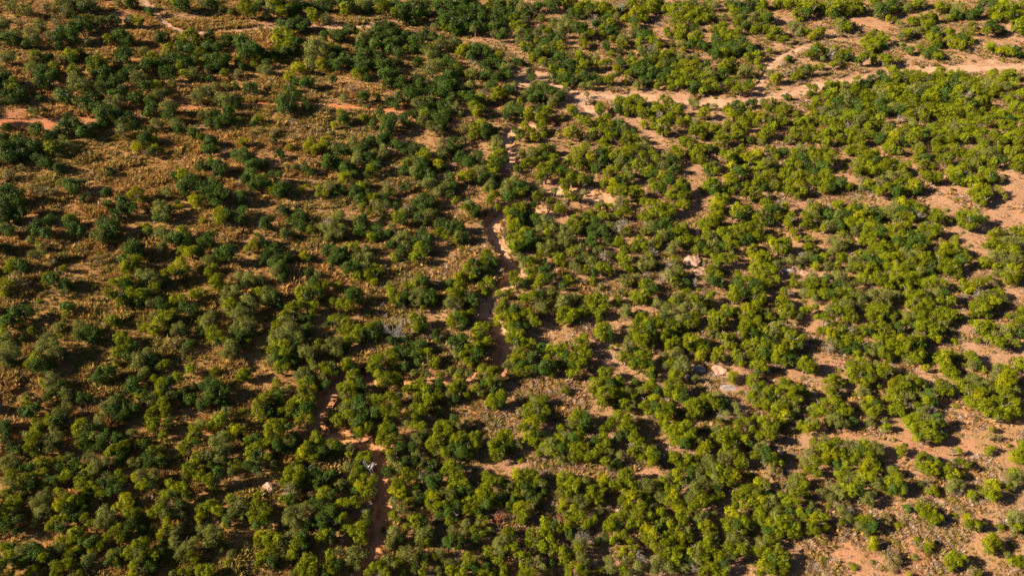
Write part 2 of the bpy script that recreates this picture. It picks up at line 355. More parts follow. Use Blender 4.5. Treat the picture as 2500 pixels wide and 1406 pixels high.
def clump_mesh(code, seed, n_sub, per, leaf, spread=.32, flat=.9):
    """unit-radius leafy lobe: uneven sprays of leaves over a lopsided dome, with gaps"""
    P = []; Nn = []
    nl = 6; lob = rand_unit(nl)*np.array([.55, .55, .38])*rng.uniform(.5, 1, (nl, 1)); lr = rng.uniform(.30, .62, nl); lob[0] *= .25; lr[0] = .66
    k = 0
    while k < n_sub:
        j = rng.integers(nl); u = rand_unit(1)[0]
        if u[2] < -.5 and rng.random() < .7: continue
        c = lob[j] + u*lr[j]*rng.uniform(.7, 1.22)
        dd = np.linalg.norm((c - lob), axis=1)/lr
        if (dd < .6).any(): continue
        out = c/(np.linalg.norm(c) + 1e-9)
        rr = spread*rng.uniform(.45, 1.4); npp = max(5, int(per*(rr/spread)**1.6))
        el = np.array([1, 1, .8])*rng.uniform(.6, 1.3, 3)
        pts = c + rand_unit(npp)*rr*(rng.random((npp, 1))**.45)*el
        P.append(pts); nn = .6*out + .55*(pts - c)/rr + .62*rand_unit(npp) + np.array([0, 0, .12]); Nn.append(nn)
        k += 1
    ns = int(.2*n_sub*per); j = rng.integers(nl, size=ns); u = rand_unit(ns); u[:, 2] = np.abs(u[:, 2])*np.where(rng.random(ns) < .7, 1, -1)      # loose sprays over and past the outline
    q = lob[j] + u*(lr[j]*rng.uniform(.8, 1.35, ns))[:, None]; P.append(q); Nn.append(u + .8*rand_unit(ns))
    P = np.vstack(P); Nn = np.vstack(Nn); Nn /= np.linalg.norm(Nn, axis=1, keepdims=True)
    P[:, :2] -= P[:, :2].mean(0); P /= np.percentile(np.hypot(P[:, 0], P[:, 1]), 95); P[:, 2] -= .5*(np.percentile(P[:, 2], 4) + np.percentile(P[:, 2], 96)); P[:, 2] *= flat
    n = len(P); ln = leaf*rng.uniform(.55, 1.5, n); wd = ln*rng.uniform(.35, .7, n)
    V, Fq = leaf_quads(P, Nn, ln, wd); nleaf = len(Fq); tw = []
    for k in range(9 if code == 'x' else 5):
        e = P[rng.integers(len(P))]*rng.uniform(.95, 1.12); s0 = e*.1 + np.array([0, 0, -.25]); tw.append(tube([s0, (s0+e)/2 + rand_unit(1)[0]*.1, e], [.035, .026, .014], 3))
    TV, TF = join_tubes(tw); V = np.vstack([V, np.array(TV)]); Fq = np.vstack([Fq, TF + nleaf*4])
    o = mesh_obj('crown', V, Fq, M[code], link=False); o.data.materials.append(M['greywood'])
    o.data.polygons.foreach_set('material_index', np.r_[np.zeros(nleaf, np.int32), np.ones(len(TF), np.int32)]); o.data.update()
    return o.data
CLUMPS = {}
for code, n_sub, per, leaf, spread in (('d', 62, 32, .064, .25), ('g', 52, 30, .072, .25), ('y', 48, 30, .074, .26), ('o', 56, 34, .056, .27), ('w', 32, 22, .070, .28), ('x', 26, 18, .050, .28)):
    CLUMPS[code] = [clump_mesh(code, k, n_sub, per, leaf, spread) for k in range(6)]
CLUMPS['rust'] = [clump_mesh('rust', 9, 20, 14, .07, .3)]

def trunk_mesh(seed):
    """unit-height branching trunk"""
    r = random.Random(seed); ts = []
    for s in range(r.choice((2, 3, 3, 4))):
        an = r.uniform(0, 6.28); x, y = .06*math.cos(an), .06*math.sin(an); p = [(x*.5, y*.5, -.15)]; rad = [.065]
        dx, dy = math.cos(an)*r.uniform(.2, .6), math.sin(an)*r.uniform(.2, .6)
        for k in range(1, 5):
            f = k/4; p.append((x + dx*f + r.uniform(-.04, .04), y + dy*f + r.uniform(-.04, .04), f*r.uniform(.85, 1.0))); rad.append(.06*(1-f)+.012)
        ts.append(tube(p, rad))
        for _ in range(2):
            j = r.choice((2, 3)); q = np.array(p[j]); e = q + np.array([r.uniform(-.4, .4), r.uniform(-.4, .4), r.uniform(.1, .35)])
            ts.append(tube([q, (q+e)/2 + np.array([0, 0, .05]), e], [.03, .02, .008], 4))
    V, Fq = join_tubes(ts)
    return mesh_obj('trunk', V, Fq, M['bark'], link=False).data
TRUNKS = [trunk_mesh(k) for k in range(4)]

# ------------------------------------------------------------------ where the crowns stand (leafy clumps read off the photograph: tile, then x y radius+tone)
CROWNS = """
@0,0
10 5 8o 25 10 8o 45 7 8w 60 5 9o 20 22 7w 40 25 8o 55 20 7w 5 22 6o 30 35 9o 15 35 7o 45 35 6w 68 10 7o 73 3 7o 83 5 8d 92 7 8o 80 10 5d 114 2 6o 129 3 8d 124 1 5g 176 3 9d 172 1 6g 196 3 5w 146 11 5d 63 15 3o
75 22 7d 84 21 8g 98 21 7o 110 19 6d 115 21 4d 125 23 5w 128 20 6d 134 19 6y 138 21 4d 62 32 9d 58 38 8d 70 27 8d 80 26 9d 70 34 9d 90 25 6d 104 22 6o 5 27 5o 10 38 8d 18 40 6d 35 40 6o 36 33 5w 48 33 4o 27 42 6d
57 44 5d 85 40 5o 106 39 6g 121 36 9d 113 37 6d 126 39 6d 158 37 8d 187 35 9g 176 39 6g 7 55 8o 3 58 5w 36 56 8g 45 58 6d 33 58 4w 68 52 6y 62 57 7w 72 53 5g 80 52 6d 70 58 7d
121 55 10d 114 62 6o 128 51 5g 140 50 6o 131 52 4w 96 60 9g 92 60 8d 99 66 6d 88 67 5y 165 47 8g 175 45 7d 185 48 8d 195 50 6g 163 55 7o 170 58 8d 180 60 9d 192 57 7d 178 64 6g 148 58 9g 142 64 8d 155 62 8d 198 62 6g
30 67 7o 42 68 8d 52 65 7g 50 72 8d 38 72 6d 3 75 9d 14 80 6g 8 83 6d 73 70 8g 104 70 8d 95 73 5d 128 69 8d 120 74 6d 140 75 7d 164 72 10d 180 70 5g 190 71 7o
40 81 8d 47 84 5d 72 79 9o 82 84 9o 100 80 7d 112 80 8d 133 79 9o 142 84 7d 152 83 6g 167 82 5o 198 77 4o 14 88 8g 22 92 9d 5 93 8d 12 97 7d 39 96 5d
61 92 9d 68 97 5d 73 98 7o 88 95 8d 98 95 6d 101 86 8d 120 87 7d 112 92 7d 116 98 8o 132 95 8d 146 96 7d 155 92 8o 162 92 5d 195 92 8o 85 102 7d 83 105 6o 97 105 8d 107 102 7o 147 106 8d 162 104 9o 165 112 7d 170 104 5o
30 108 4o 36 109 4o 42 106 3d 102 114 11d 115 110 7d 100 120 6d 90 122 5d 69 116 9d 62 126 9d 75 122 9d 82 128 8d 36 126 8d 126 114 7d 120 120 8d 120 127 8o 130 122 6d 155 122 7o 171 121 8o 175 127 6d 188 130 8d 195 133 5g 198 112 6o
47 133 7d 55 130 6d 4 133 7d 19 136 7d 28 138 6d 5 124 6d 62 138 6o 143 133 9d 150 138 6g
@500,0
3 4 7d 10 3 6g 17 8 5o 25 12 4o 38 6 6g 45 10 8g 50 8 7d 40 2 6d 55 3 6d 60 15 5o 64 8 8o 72 6 8g 80 8 7g 68 3 7g 76 2 7g 88 4 8d 75 12 7g 83 12 6d 90 9 6d 98 5 6d 108 5 6d 114 6 7d 107 14 7g 103 11 5g 121 4 7d 130 4 6o 118 18 6o 137 8 8g 145 7 6o 152 6 7o 142 2 6d 157 9 6d 134 2 5d 160 3 6d 172 6 8g 178 5 7g 170 2 6d 190 10 8d 186 4 7d 197 8 7d 192 16 7d 198 18 6d 185 12 5g
75 23 6d 88 23 7d 97 27 8d 92 20 6d 84 27 7d 100 23 5d 72 33 8g 82 34 7g 69 36 5y 55 28 4w 6 32 4d 22 37 6d 4 38 7d 12 46 7d 3 46 7d 20 44 5d
38 44 11d 33 40 7d 45 46 8d 38 52 8d 50 50 7d 57 51 6d 65 52 5d 75 43 7g 82 46 7g 88 40 6d 77 52 6d 85 49 6d 90 46 5d 70 50 5g 108 46 10o 104 54 7o 113 44 6o 117 49 7o 103 60 6o 115 34 6d 125 33 7o 133 34 7d 142 28 7d 138 32 5d 147 30 5g 122 46 6y 126 50 4w 131 49 6d 136 55 6d 125 55 6d 113 63 6y 123 62 6d 130 61 7d 138 62 6d 145 59 6d
155 27 3o 152 37 8o 160 34 5o 167 28 8d 176 29 7d 182 25 7d 172 36 7d 182 34 8d 190 30 6d 195 34 5d 158 40 6d 166 43 7d 178 43 7d 188 40 6d 151 47 7d 155 52 7d 163 52 6d 180 48 6d 190 51 7d 197 47 4g 170 55 7d 150 60 7d 160 63 8d 153 68 8d 148 72 7g 160 70 4y 172 63 8d 180 65 8d 178 72 9d 188 60 5d 186 72 6d 158 76 5d 190 70 5d 193 80 8d 198 86 6d 187 83 4d 182 80 8d 178 80 7d
10 58 9d 3 58 6d 18 60 8d 12 65 8d 22 56 6d 5 67 6d 3 71 4w 33 60 6g 37 64 5d 51 57 6y 46 62 4g 61 60 5d 67 58 4g 20 71 5g 34 70 5o 32 75 4w 55 68 5o 63 70 7o 93 66 7y 104 69 4g
82 77 7y 88 80 5d 101 80 8d 125 78 5d 46 85 8d 22 86 5o 30 84 5d 5 78 5d 10 85 6o 3 90 7o 14 95 6o 28 95 8o 20 100 8o 12 98 6o 30 102 6d 33 98 5d 85 87 7d 88 95 7d 78 97 7d 73 102 8d 80 107 8d 86 103 6d 98 98 4d 100 104 6d 144 86 5o 136 95 5o 157 94 7d 169 96 4d 168 92 3g 182 98 7d 190 95 6d 197 93 4d 186 102 5d 120 92 3o
8 112 9d 18 116 9d 5 120 7d 24 110 6d 12 122 7d 22 107 5d 35 117 4g 52 116 6g 48 120 4d 85 118 4o 136 116 7d 131 110 5g 126 121 4y 157 105 4o 170 109 5d 155 115 5g 182 118 9d 178 124 8d 172 115 5o 195 114 7d 198 120 5d 165 122 5d 55 127 5w 66 130 5w 46 130 4w 5 137 7d 37 138 5y 85 133 5w 75 127 4w 125 130 3d 117 138 6y 104 139 4g 145 137 6o 155 138 5d 163 136 5d 175 133 7d 186 139 5d 172 138 6d 68 138 5d 97 125 4w 115 128 4w
@1000,0
5 5 8d 15 5 8d 10 12 6d 18 14 6d 4 12 6d 25 6 7d 30 3 7d 38 5 8d 50 4 9d 62 4 8d 45 12 8d 55 10 8d 66 8 7d 58 15 7d 33 13 7d 28 9 5d 8 18 6d 4 20 5d 33 20 8d 42 17 8d 35 24 7g 44 24 9d 52 22 8d 60 20 7d 47 30 6d 55 28 6d 25 26 4o
72 12 7d 73 20 8d 70 17 6d 66 28 8d 62 29 5o 73 26 6d 80 3 7g 88 4 8d 95 5 7o 85 10 6d 84 18 7d 93 14 6d 97 19 6d 90 24 6d 84 27 7d 82 33 5o 92 32 6d 89 36 5d 103 5 8d 110 10 8o 105 15 6d 115 14 6d 100 12 6d 103 20 6g 112 20 6o 107 26 6g 101 26 6d 110 24 5o 125 5 7d 135 4 7d 140 8 6d 128 17 5o 145 2 7d 152 3 7d 160 2 6d
108 33 7o 115 34 7d 107 40 6o 112 45 5g 125 34 6o 124 40 4g 130 28 5d 135 30 5d 142 22 6o 150 20 7o 156 19 6d 148 27 6o 155 25 6o 148 33 7o 145 38 6d 132 42 6d 138 37 6d 140 43 4g 147 44 5y
158 11 6d 165 7 6g 170 6 8g 165 13 6d 172 14 6o 176 8 5d 168 28 7d 162 25 6d 175 32 6d 170 27 6d 172 36 6o 171 43 5y 168 40 4g 180 20 7o 185 24 6d 188 10 7g 190 5 7g 195 12 6g 192 18 6d 197 22 6g 190 28 6g 196 30 6d 188 33 5d 192 45 6d 182 4 4g 198 38 4d
15 33 7d 22 35 6d 8 37 7d 3 38 6d 5 47 6d 12 46 5d 30 43 8o 38 45 7o 45 42 7d 30 38 5d 22 47 5g 18 50 6o 20 54 6o 27 53 5d 53 47 6y 58 44 5o 65 48 7d 50 51 6y 60 53 6d 72 48 6d 75 50 6d
38 57 6d 34 60 5d 42 60 6d 28 60 5g 10 60 6d 23 66 9o 18 70 5o 30 65 5d 45 66 6g 47 70 7d 38 72 6d 42 76 7d 34 77 6d 28 79 6d 62 61 4o 72 62 6d 80 58 6d 88 55 7g 85 62 7d 76 64 6d 93 66 8o 92 61 5d 62 72 6o 58 76 4g 70 74 5d 78 72 7d 85 75 6d 80 82 8d 90 72 6d 97 73 6d
5 76 6d 12 80 6d 10 85 8d 20 85 7d 27 88 7d 5 92 8d 15 92 7d 35 86 8d 32 92 6d 42 82 6d 45 85 5d 58 83 5o 50 88 5d 88 90 8y 93 92 6d 97 88 6d 84 95 5g 102 83 4o 52 94 6d 60 93 6d 65 97 7d 70 94 6g 58 97 5d 42 92 4d 40 98 5d 8 100 7o 18 98 7o 14 104 7d 22 103 6d 32 105 6d 38 104 5d 45 105 6o 40 110 5d 5 112 6d 13 112 7g 12 118 7o 20 112 6d 25 115 6d 33 112 6d 24 123 7o 28 126 6o 35 117 6d 32 122 6d 62 105 7g 68 107 6g 65 109 5y 72 107 4d
63 124 7g 70 120 6y 75 125 7d 68 129 6g 55 125 5o 80 128 6d 60 132 5g 50 112 4o 72 133 4d 85 137 7o 43 138 6d 32 139 5o 52 137 4d 118 47 7d 112 48 4d 125 52 7d 120 56 5d 133 48 6g 140 50 5d 130 60 6d 137 62 6d 145 55 7d 152 54 6g 160 52 6w 165 55 6g 140 66 6g 147 67 6d 155 63 7d 163 62 7d 170 62 6d 150 72 6d 158 70 7d 166 70 6d 140 75 6d 148 77 6d 155 76 6d 160 79 5d 152 83 4d 175 63 4d
182 57 6o 188 62 5g 183 63 5g 193 59 4g 197 52 4g 108 61 4d 104 59 3d 118 70 5d 120 76 5d 165 78 5o 172 75 7d 180 76 6d 186 78 5d 176 83 5o 192 79 5d 197 75 5d 168 83 4o 123 85 6d 128 82 5o 118 90 5d 126 93 6d 133 87 6d 140 90 6d 147 92 6d 120 96 6d 113 91 4o 130 95 5d 143 96 5o 138 101 6o 147 96 5d 152 88 4o
108 100 6g 100 102 6o 97 108 6d 104 107 6d 92 107 5o 110 108 5d 95 115 5d 115 110 6y 118 114 5g 127 108 6d 132 112 7g 125 115 5g 136 107 5d 129 105 5d 158 106 6y 160 110 5d 183 106 6g 187 109 4d 171 96 5w 172 92 3o 177 100 3w 105 128 6d 112 125 6y 118 128 5g 128 123 5g 130 118 5g 132 126 6g 130 131 5g 122 134 6y 110 132 5d 106 134 4d 150 117 4o 168 116 6g 175 119 6g 185 118 6g 192 116 6g 197 122 5g 188 125 5g 180 128 6g 193 128 5d 160 127 7g 155 130 5y 165 130 5g 178 133 5o 190 137 6g 198 133 5g 172 138 4w
@1500,0
3 8 5o 10 9 5d 2 15 4o 18 3 7g 28 3 8g 38 4 7g 45 2 6d 22 13 8y 30 12 7y 35 8 6d 28 18 6d 18 20 6d 10 18 5y 20 25 5g 3 30 6d 12 33 6w 8 38 6o 15 38 6w 22 30 6o 27 36 7d 33 33 6d 25 42 6d 37 38 6d 42 40 4d 8 44 5y 3 42 4d 5 50 4d
50 8 6d 57 10 7d 62 5 6d 70 6 7d 78 5 6d 68 12 7d 76 10 6d 63 15 6d 72 17 7g 65 22 7g 60 20 6g 80 14 6d 87 12 7d 93 14 6d 90 18 6d 82 20 5d 85 7 5o 97 16 5o 77 26 4d 96 5 6o 112 3 6o 122 5 6d 115 9 5d 92 3 6g 108 17 6o 118 14 6d 125 12 6d 130 10 5d 122 18 4o 113 5 5d 130 5 6d 138 3 6d 145 4 6d 142 8 5d 160 3 6d 168 4 6d 175 3 7d 183 5 7d 190 8 7g 180 12 7d 188 13 6d 197 10 6d 195 5 6g
145 15 7d 138 18 6o 150 17 7d 133 20 5o 155 19 4o 120 23 7d 127 25 5d 121 30 5d 98 28 6d 105 27 6d 107 33 7d 98 35 6d 112 36 6d 136 28 6d 143 27 5d 150 28 6d 155 30 6d 160 31 5d 153 34 5g 175 25 6o 182 27 6o 187 30 5d 180 32 4o 193 35 5y 197 30 4y 165 38 5g 160 37 4o 83 27 4w 65 31 7g 70 29 6d 62 36 5g 52 30 5g 54 34 4d 42 24 3o 78 38 7d 82 33 5d 75 42 6d 85 43 5d 88 46 5d 65 42 5o 67 48 4y 58 43 4g
100 40 7d 108 43 7d 102 47 7d 97 53 6d 108 50 7d 115 45 7d 120 48 6d 125 42 7d 118 52 6d 122 38 5d 128 45 5d 135 50 7d 132 55 6d 140 55 6d 138 60 4y 151 50 4g 195 50 7d 190 52 5g 197 45 5d 170 57 4d 24 48 4o 8 62 6d 5 58 5o 15 56 6d 3 68 5y 2 73 4d 35 47 7o 43 46 6d 30 52 6d 38 53 6d 48 52 6g 55 52 5g 45 57 6d 20 60 7d 30 63 8d 38 60 7d 28 70 7d 20 68 6d 37 70 7d 45 66 6d 15 72 6d 10 80 4g
50 62 7o 57 60 6d 52 70 7d 60 67 7g 68 62 7g 65 55 6o 72 58 6o 78 57 6o 60 75 7d 68 72 7g 75 66 7y 80 62 6y 85 67 6o 78 73 7g 85 76 6d 90 65 6d 92 72 7o 98 75 6o 95 80 6d 88 82 6d 80 82 6d 70 80 7d 62 82 6d 52 80 6d 45 76 6d 42 82 5d 35 77 6d 30 80 6d 22 84 6o 55 86 4d 100 83 5d 85 88 5d 77 87 5d 92 88 5d
102 60 4w 110 62 7d 108 67 6d 115 66 6d 107 73 6d 115 58 4d 112 80 6d 118 80 6d 123 83 6d 130 82 5d 135 83 4d 120 86 5d 128 86 4d 127 69 7o 122 71 4o 133 72 5w 142 66 4g 146 68 3o 157 77 7y 152 72 5o 160 75 4d 172 70 5o 177 74 5g 184 70 5g 190 68 5d 182 75 4g 197 67 4g 165 63 4w 168 58 3d 102 89 3d
5 99 7g 13 100 7g 20 97 6g 10 105 7g 4 106 6d 17 106 5d 12 111 4g 27 99 6d 24 98 4d 47 97 5d 53 99 5g 40 101 5g 42 106 6g 50 106 6g 58 102 5o 62 106 6g 27 110 6g 32 112 4d 25 106 4g 35 110 5g 45 112 6o 55 112 6g 65 111 5g 75 99 5o 80 102 4o 88 108 6y 86 112 5d 92 103 4d 97 104 4o 29 120 5y 37 117 4g 48 122 9g 45 127 6g 54 121 5d 38 122 4g 65 118 6g 72 117 5g 78 120 5o 5 121 6d 10 125 6o 4 128 6d 12 132 6g 18 128 4d 20 134 6g 10 138 6g 28 137 5o
110 107 6d 118 103 6d 125 104 6g 115 110 6y 122 110 5d 118 113 5g 112 117 4w 133 100 5d 137 98 3d 135 113 6g 133 108 4g 145 100 5o 150 98 3o 157 98 4d 150 105 6g 157 107 5g 168 95 4d 172 95 3d 165 103 5g 170 107 5d 195 87 6d 190 92 4d 197 96 6g 195 105 7g 188 103 4o 195 110 5g 145 115 8y 152 117 6o 160 115 6g 165 118 6g 140 119 5g 155 123 6g 148 126 5g 165 110 5g 178 112 5g 175 118 3w 125 118 6g 128 124 6g 118 124 6g 110 122 5g 120 128 6g 82 127 8g 90 124 6d 77 128 5g 95 127 5g 100 125 5g 86 132 5g 68 138 7g 75 137 5g 80 138 4o 105 130 6g 103 136 7g 110 135 6g 118 134 5d 125 132 6g 132 136 4d 145 133 6g 150 130 6g 143 138 4o 180 120 6g 187 118 7g 195 117 6g 176 125 5g 185 127 7g 193 126 6y 178 133 6g 187 135 6g 195 135 6g 172 136 5g
@2000,0
3 6 6d 10 5 7d 18 5 8g 12 12 6d 25 3 7d 33 5 7g 30 10 7d 38 5 6d 40 10 5d 16 14 5d 3 12 4o 47 9 4o 52 3 5d 58 2 4d 62 10 8d 68 8 6d 57 9 5o 72 10 5g 75 2 7d 70 3 6d 82 1 5o 86 8 6o 93 5 5g 97 3 6g 102 6 4o 105 2 5o 120 8 8d 116 6 5g 128 9 5o 138 2 2d 137 10 8o 132 14 5d 143 12 6d 135 17 5d 152 10 6d 157 12 5d 148 16 5d 128 17 5g 160 2 5d 170 4 7d 180 5 7g 176 10 8g 186 8 7g 168 12 6g 172 16 5d 190 14 6d 197 7 7d 185 15 5d 196 14 5d
68 18 4y 74 19 3g 80 21 4o 92 20 5d 100 19 6d 108 18 6d 113 16 4d 88 20 4g 123 18 4w 149 24 5d 150 30 4g 167 25 7d 173 27 6d 165 30 5d 178 30 5d 192 25 7d 197 28 6d 198 20 5d 24 22 6o 28 26 6d 20 25 5o 17 22 4d 32 24 4o 4 30 4d 2 33 3g 20 33 4w 38 32 3w 82 30 7w 80 36 6o 88 32 6g 95 30 5o 105 28 6d 110 24 5d 112 30 6d 108 32 5d 105 24 4d 120 27 6w 127 31 5d 130 32 4d 118 33 4d 140 29 4o
54 32 5d 60 33 4d 50 36 6g 46 40 6y 53 42 7d 60 38 6d 57 46 6g 63 43 5d 50 47 5g 66 38 4d 47 45 5g 112 38 6y 108 36 5g 115 42 6d 120 44 4d 130 38 6y 138 37 6d 145 36 6d 133 43 6y 140 44 6d 128 43 4y 147 40 4d 100 40 3w 82 45 5o 88 48 5d 90 51 4o 98 47 4g 107 48 6d 112 50 6d 115 53 5d 106 53 5d 167 46 6d 172 48 4g 177 49 5y 182 48 4y 185 46 5o 188 50 5d 193 49 6d 196 52 4d 145 50 3w
2 48 5d 7 50 5d 15 48 5d 12 53 6o 18 55 5g 27 51 6d 25 56 5d 22 53 4g 32 56 4d 15 62 5d 20 61 4o 3 57 4o 1 65 4d 42 56 6d 38 59 5d 47 55 4d 54 58 5d 52 55 4g 67 58 6d 62 56 5g 70 60 4d 77 58 3y
10 84 6d 17 82 6d 25 84 6d 5 88 5d 38 80 7d 45 82 6d 35 86 6d 52 78 6d 60 74 6d 65 76 6d 57 84 6d 72 70 6d 78 74 5d 75 78 7d 82 78 6o 88 72 5d 90 77 6d 97 74 6g 102 74 4d 108 76 5o 118 70 6d 113 74 6g 120 75 6g 126 74 6d 133 75 6d 140 74 5d 145 74 4o 168 73 6g 172 71 4d 180 74 6g 185 72 5g 188 70 4g 192 75 5o 178 78 6g
8 95 7g 15 92 7g 25 93 8o 33 92 7g 28 100 8o 18 100 8d 8 104 7d 35 100 7d 45 93 7d 52 90 7o 50 96 8g 60 92 8o 66 90 6y 58 98 8o 70 95 7g 65 86 7g 75 88 7d 82 86 7g 85 94 7g 92 88 7o 80 100 7d 90 96 7g 98 92 7d 100 85 7o 95 80 6g 108 84 6g 108 92 7g 105 98 7g 112 96 8y 115 88 7g 118 82 7g 125 80 7g 124 90 7d 120 97 7d 132 82 7d 135 90 8g 130 95 7g 140 80 6g 143 86 8o 148 80 7g 145 94 7o 138 98 7d 152 85 7g 158 80 7g 152 92 7g 160 90 6g 165 84 7o 168 92 6g 172 86 6g 182 84 6o 190 82 5g 178 92 4g 155 98 7g 162 98 6g 165 102 5d 190 95 7g 197 92 6g 192 104 7g 185 98 5g 198 105 6d
12 112 7o 5 110 7o 20 108 7d 28 110 7g 15 120 7g 5 118 6g 25 118 7g 33 113 7g 38 107 6d 38 118 7o 45 105 7d 48 112 7g 42 115 6o 55 108 7g 58 102 7d 62 108 7d 70 105 7o 66 98 6g 52 118 6g 60 116 7g 58 122 5g 78 107 7d 85 105 7g 92 104 7d 88 112 7d 80 115 5w 98 108 7o 105 106 7d 102 114 7g 110 110 6d 112 102 6d 118 108 7g 125 105 7g 122 115 7d 130 108 7d 128 100 6d 136 106 7g 142 100 7g 138 112 6o 145 108 7d 150 104 7d 132 118 6g 150 112 7g 158 108 6g 155 116 6g 172 108 6g 170 115 7g 178 112 7g 185 110 5g 188 116 6d 165 118 6g 178 120 5g 192 114 6g 198 117 6g
5 130 7g 12 128 7d 20 127 7g 28 125 7o 35 127 7g 30 134 7g 20 135 7d 10 138 7g 38 135 6g 48 125 6g 45 130 7g 42 137 6g 52 130 6g 60 135 7d 68 128 6g 66 122 5o 75 132 8y 82 136 7d 85 126 6g 92 122 7o 95 130 8g 90 136 7g 102 128 6d 72 138 6y 105 132 6d 112 126 7g 118 132 7g 125 128 7g 115 138 7g 130 124 7o 135 130 7g 128 136 7g 140 122 7g 145 128 6g 142 136 7g 150 124 6g 152 132 6g 158 138 6g 160 128 5g 172 130 7g 182 125 7g 188 123 6g 192 130 7g 185 134 7d 195 136 7g 178 137 6g 198 126 5d 165 136 5w
@0,352
5 5 9d 15 3 9d 25 4 8d 10 10 8d 20 10 8d 33 2 8d 5 12 6d 48 3 7g 55 3 7d 66 4 7o 60 8 6o 7 16 5o 35 13 6d 42 17 7d 48 19 5d 57 22 6d 8 31 7w 5 30 5w 20 22 5w 107 27 6d 133 3 7y 152 4 6g 148 6 5d 197 3 4y 155 10 3w 142 8 4w 195 22 6d 198 31 3y
60 38 7o 68 40 8d 78 38 6d 75 42 6d 103 45 6d 106 48 5d 96 34 5w 40 47 8w 50 48 7w 30 42 6w 82 52 5d 10 44 8d 5 50 10d 15 52 10d 8 62 11d 18 62 9d 6 70 9d 16 70 8d 3 58 8d 12 57 8d 170 30 6d 178 30 8g 188 33 7d 182 42 9d 190 38 6d 197 45 8d 190 56 7y 197 55 6g 134 48 8y 138 52 5g 122 58 10d 128 62 8d 118 66 6o 105 58 5d 112 70 7d 156 60 8o 158 68 11o 165 64 6d 155 72 6d 173 57 4d 175 61 5y 163 48 6o 155 52 4d 197 74 4y
102 77 10d 108 84 11d 96 88 7o 100 92 8o 110 78 7d 70 76 8d 72 82 8d 78 85 7d 68 72 6g 42 80 10d 50 76 7d 35 83 8d 45 86 8d 28 82 5d 6 81 7d 10 86 5d 20 86 6w 30 94 5o 142 81 7y 146 84 6d 157 87 8o 165 92 7o 178 85 9g 172 92 9d 182 92 8d 160 98 5o 158 102 6o 197 95 6d 128 99 10d 122 102 6o 135 104 7d 133 100 6d 5 102 7d 10 100 4d 42 100 6w 38 98 5g 33 107 6o 43 106 4o 62 108 5o 50 115 6w 55 112 4d 62 121 4g 98 112 5w 95 108 4w 125 116 9g 120 112 6d 133 113 7y 132 122 5y 124 122 6g 12 115 7g 20 119 8d 10 120 6g 15 126 4w 190 103 6g 183 106 7y 178 103 5g 195 106 6d 175 115 7y 180 120 5g 168 124 6y 160 126 5y 175 125 5g 180 128 6d
48 128 7g 52 131 8d 45 132 6g 62 135 7d 67 137 5d 15 135 10w 5 137 8y 25 137 7w 117 135 8g 123 138 7d 137 127 7o 145 130 8o 140 134 7g 150 128 6o 157 132 8o 153 138 7g 130 138 7g 165 134 5d
@500,352
5 4 7d 12 6 4y 30 10 7d 38 8 6d 35 14 6o 40 14 7d 46 12 6o 50 18 7d 58 18 6d 43 20 6d 73 8 6d 76 11 4d 82 2 4y 102 2 6y 110 3 6y 118 2 6g 105 5 4y 128 5 6o 136 6 6d 5 20 6d 12 20 7d 17 23 7d 14 28 6d 5 17 5g 80 22 3o 88 22 4o 97 23 6d 104 27 5d
45 30 9d 40 33 6d 52 36 9d 48 40 6d 57 32 5g 65 30 5d 72 31 6d 45 40 4y 60 38 5d 66 43 6g 76 41 8d 72 47 6d 68 47 5g 120 18 8d 126 14 6d 130 18 6d 118 13 5d 137 26 7d 143 22 6d 136 20 5d 145 28 5d 134 33 6y 140 30 5y 148 8 7d 145 3 6o 155 3 6d 152 10 6o 150 15 7o 158 12 6d 163 10 6o 160 15 7d 168 20 7d 163 24 7g 160 28 5d 170 14 5o 175 5 6o 175 10 5o 192 3 7d 197 8 5d 197 18 6g 195 26 6d
10 40 9d 5 45 8d 15 46 8d 8 52 9d 18 50 7d 22 48 5d 12 57 6d 35 51 8d 94 43 5y 16 65 7y 15 73 8g 22 70 7d 36 66 7d 36 74 6d 58 75 6d 60 80 7d 62 73 5d 76 62 5d 78 65 4d 92 71 8d 92 78 8d 84 75 4d
112 43 5g 111 49 4g 122 42 8o 130 44 7d 118 49 4g 145 43 6d 146 48 6d 153 40 6g 158 40 5o 160 47 4d 178 44 6o 183 46 5d 197 40 5d 193 43 4d 164 51 6g 170 50 5o 175 52 5d 152 53 6d 170 60 8o 165 57 6w 175 64 6o 177 58 5d 154 60 5g 160 66 4g 187 61 5d 193 66 7o 198 62 6o 188 72 7g 195 74 6d
80 88 7d 77 85 5o 103 84 6g 105 78 3d 120 78 8o 128 74 8o 132 70 6o 118 84 7o 126 85 8o 134 82 6o 130 88 6o 120 90 5o 136 88 5o 150 75 7o 155 72 6d 152 82 7d 155 88 6d 148 85 5d 167 83 7d 163 90 6g 170 90 5d 182 84 7o 178 88 6d 190 92 7o 195 88 7o 186 94 6o 182 97 6d 197 98 7o 192 104 7d 186 110 5g
3 90 6d 5 95 6d 54 92 7d 56 98 6d 60 97 5d 46 99 6y 42 101 4y 22 103 8d 18 108 7d 28 102 5d 12 106 6d 10 112 5o 3 112 6o 67 102 7d 62 108 7d 58 110 6d 72 108 8d 66 115 7d 78 112 7d 74 118 8d 70 123 7o 78 125 6d 76 130 6d 68 100 4y 97 110 5y 102 112 4d 120 103 7d 128 104 6d 132 110 8d 125 113 7d 136 105 5d 145 99 6g 150 103 5g 158 104 6o 142 112 7d 150 112 8o 160 112 7o 140 120 7d 148 120 8d 157 121 8o 150 128 7g 160 128 7g 168 123 6g 138 125 5g 166 130 4d
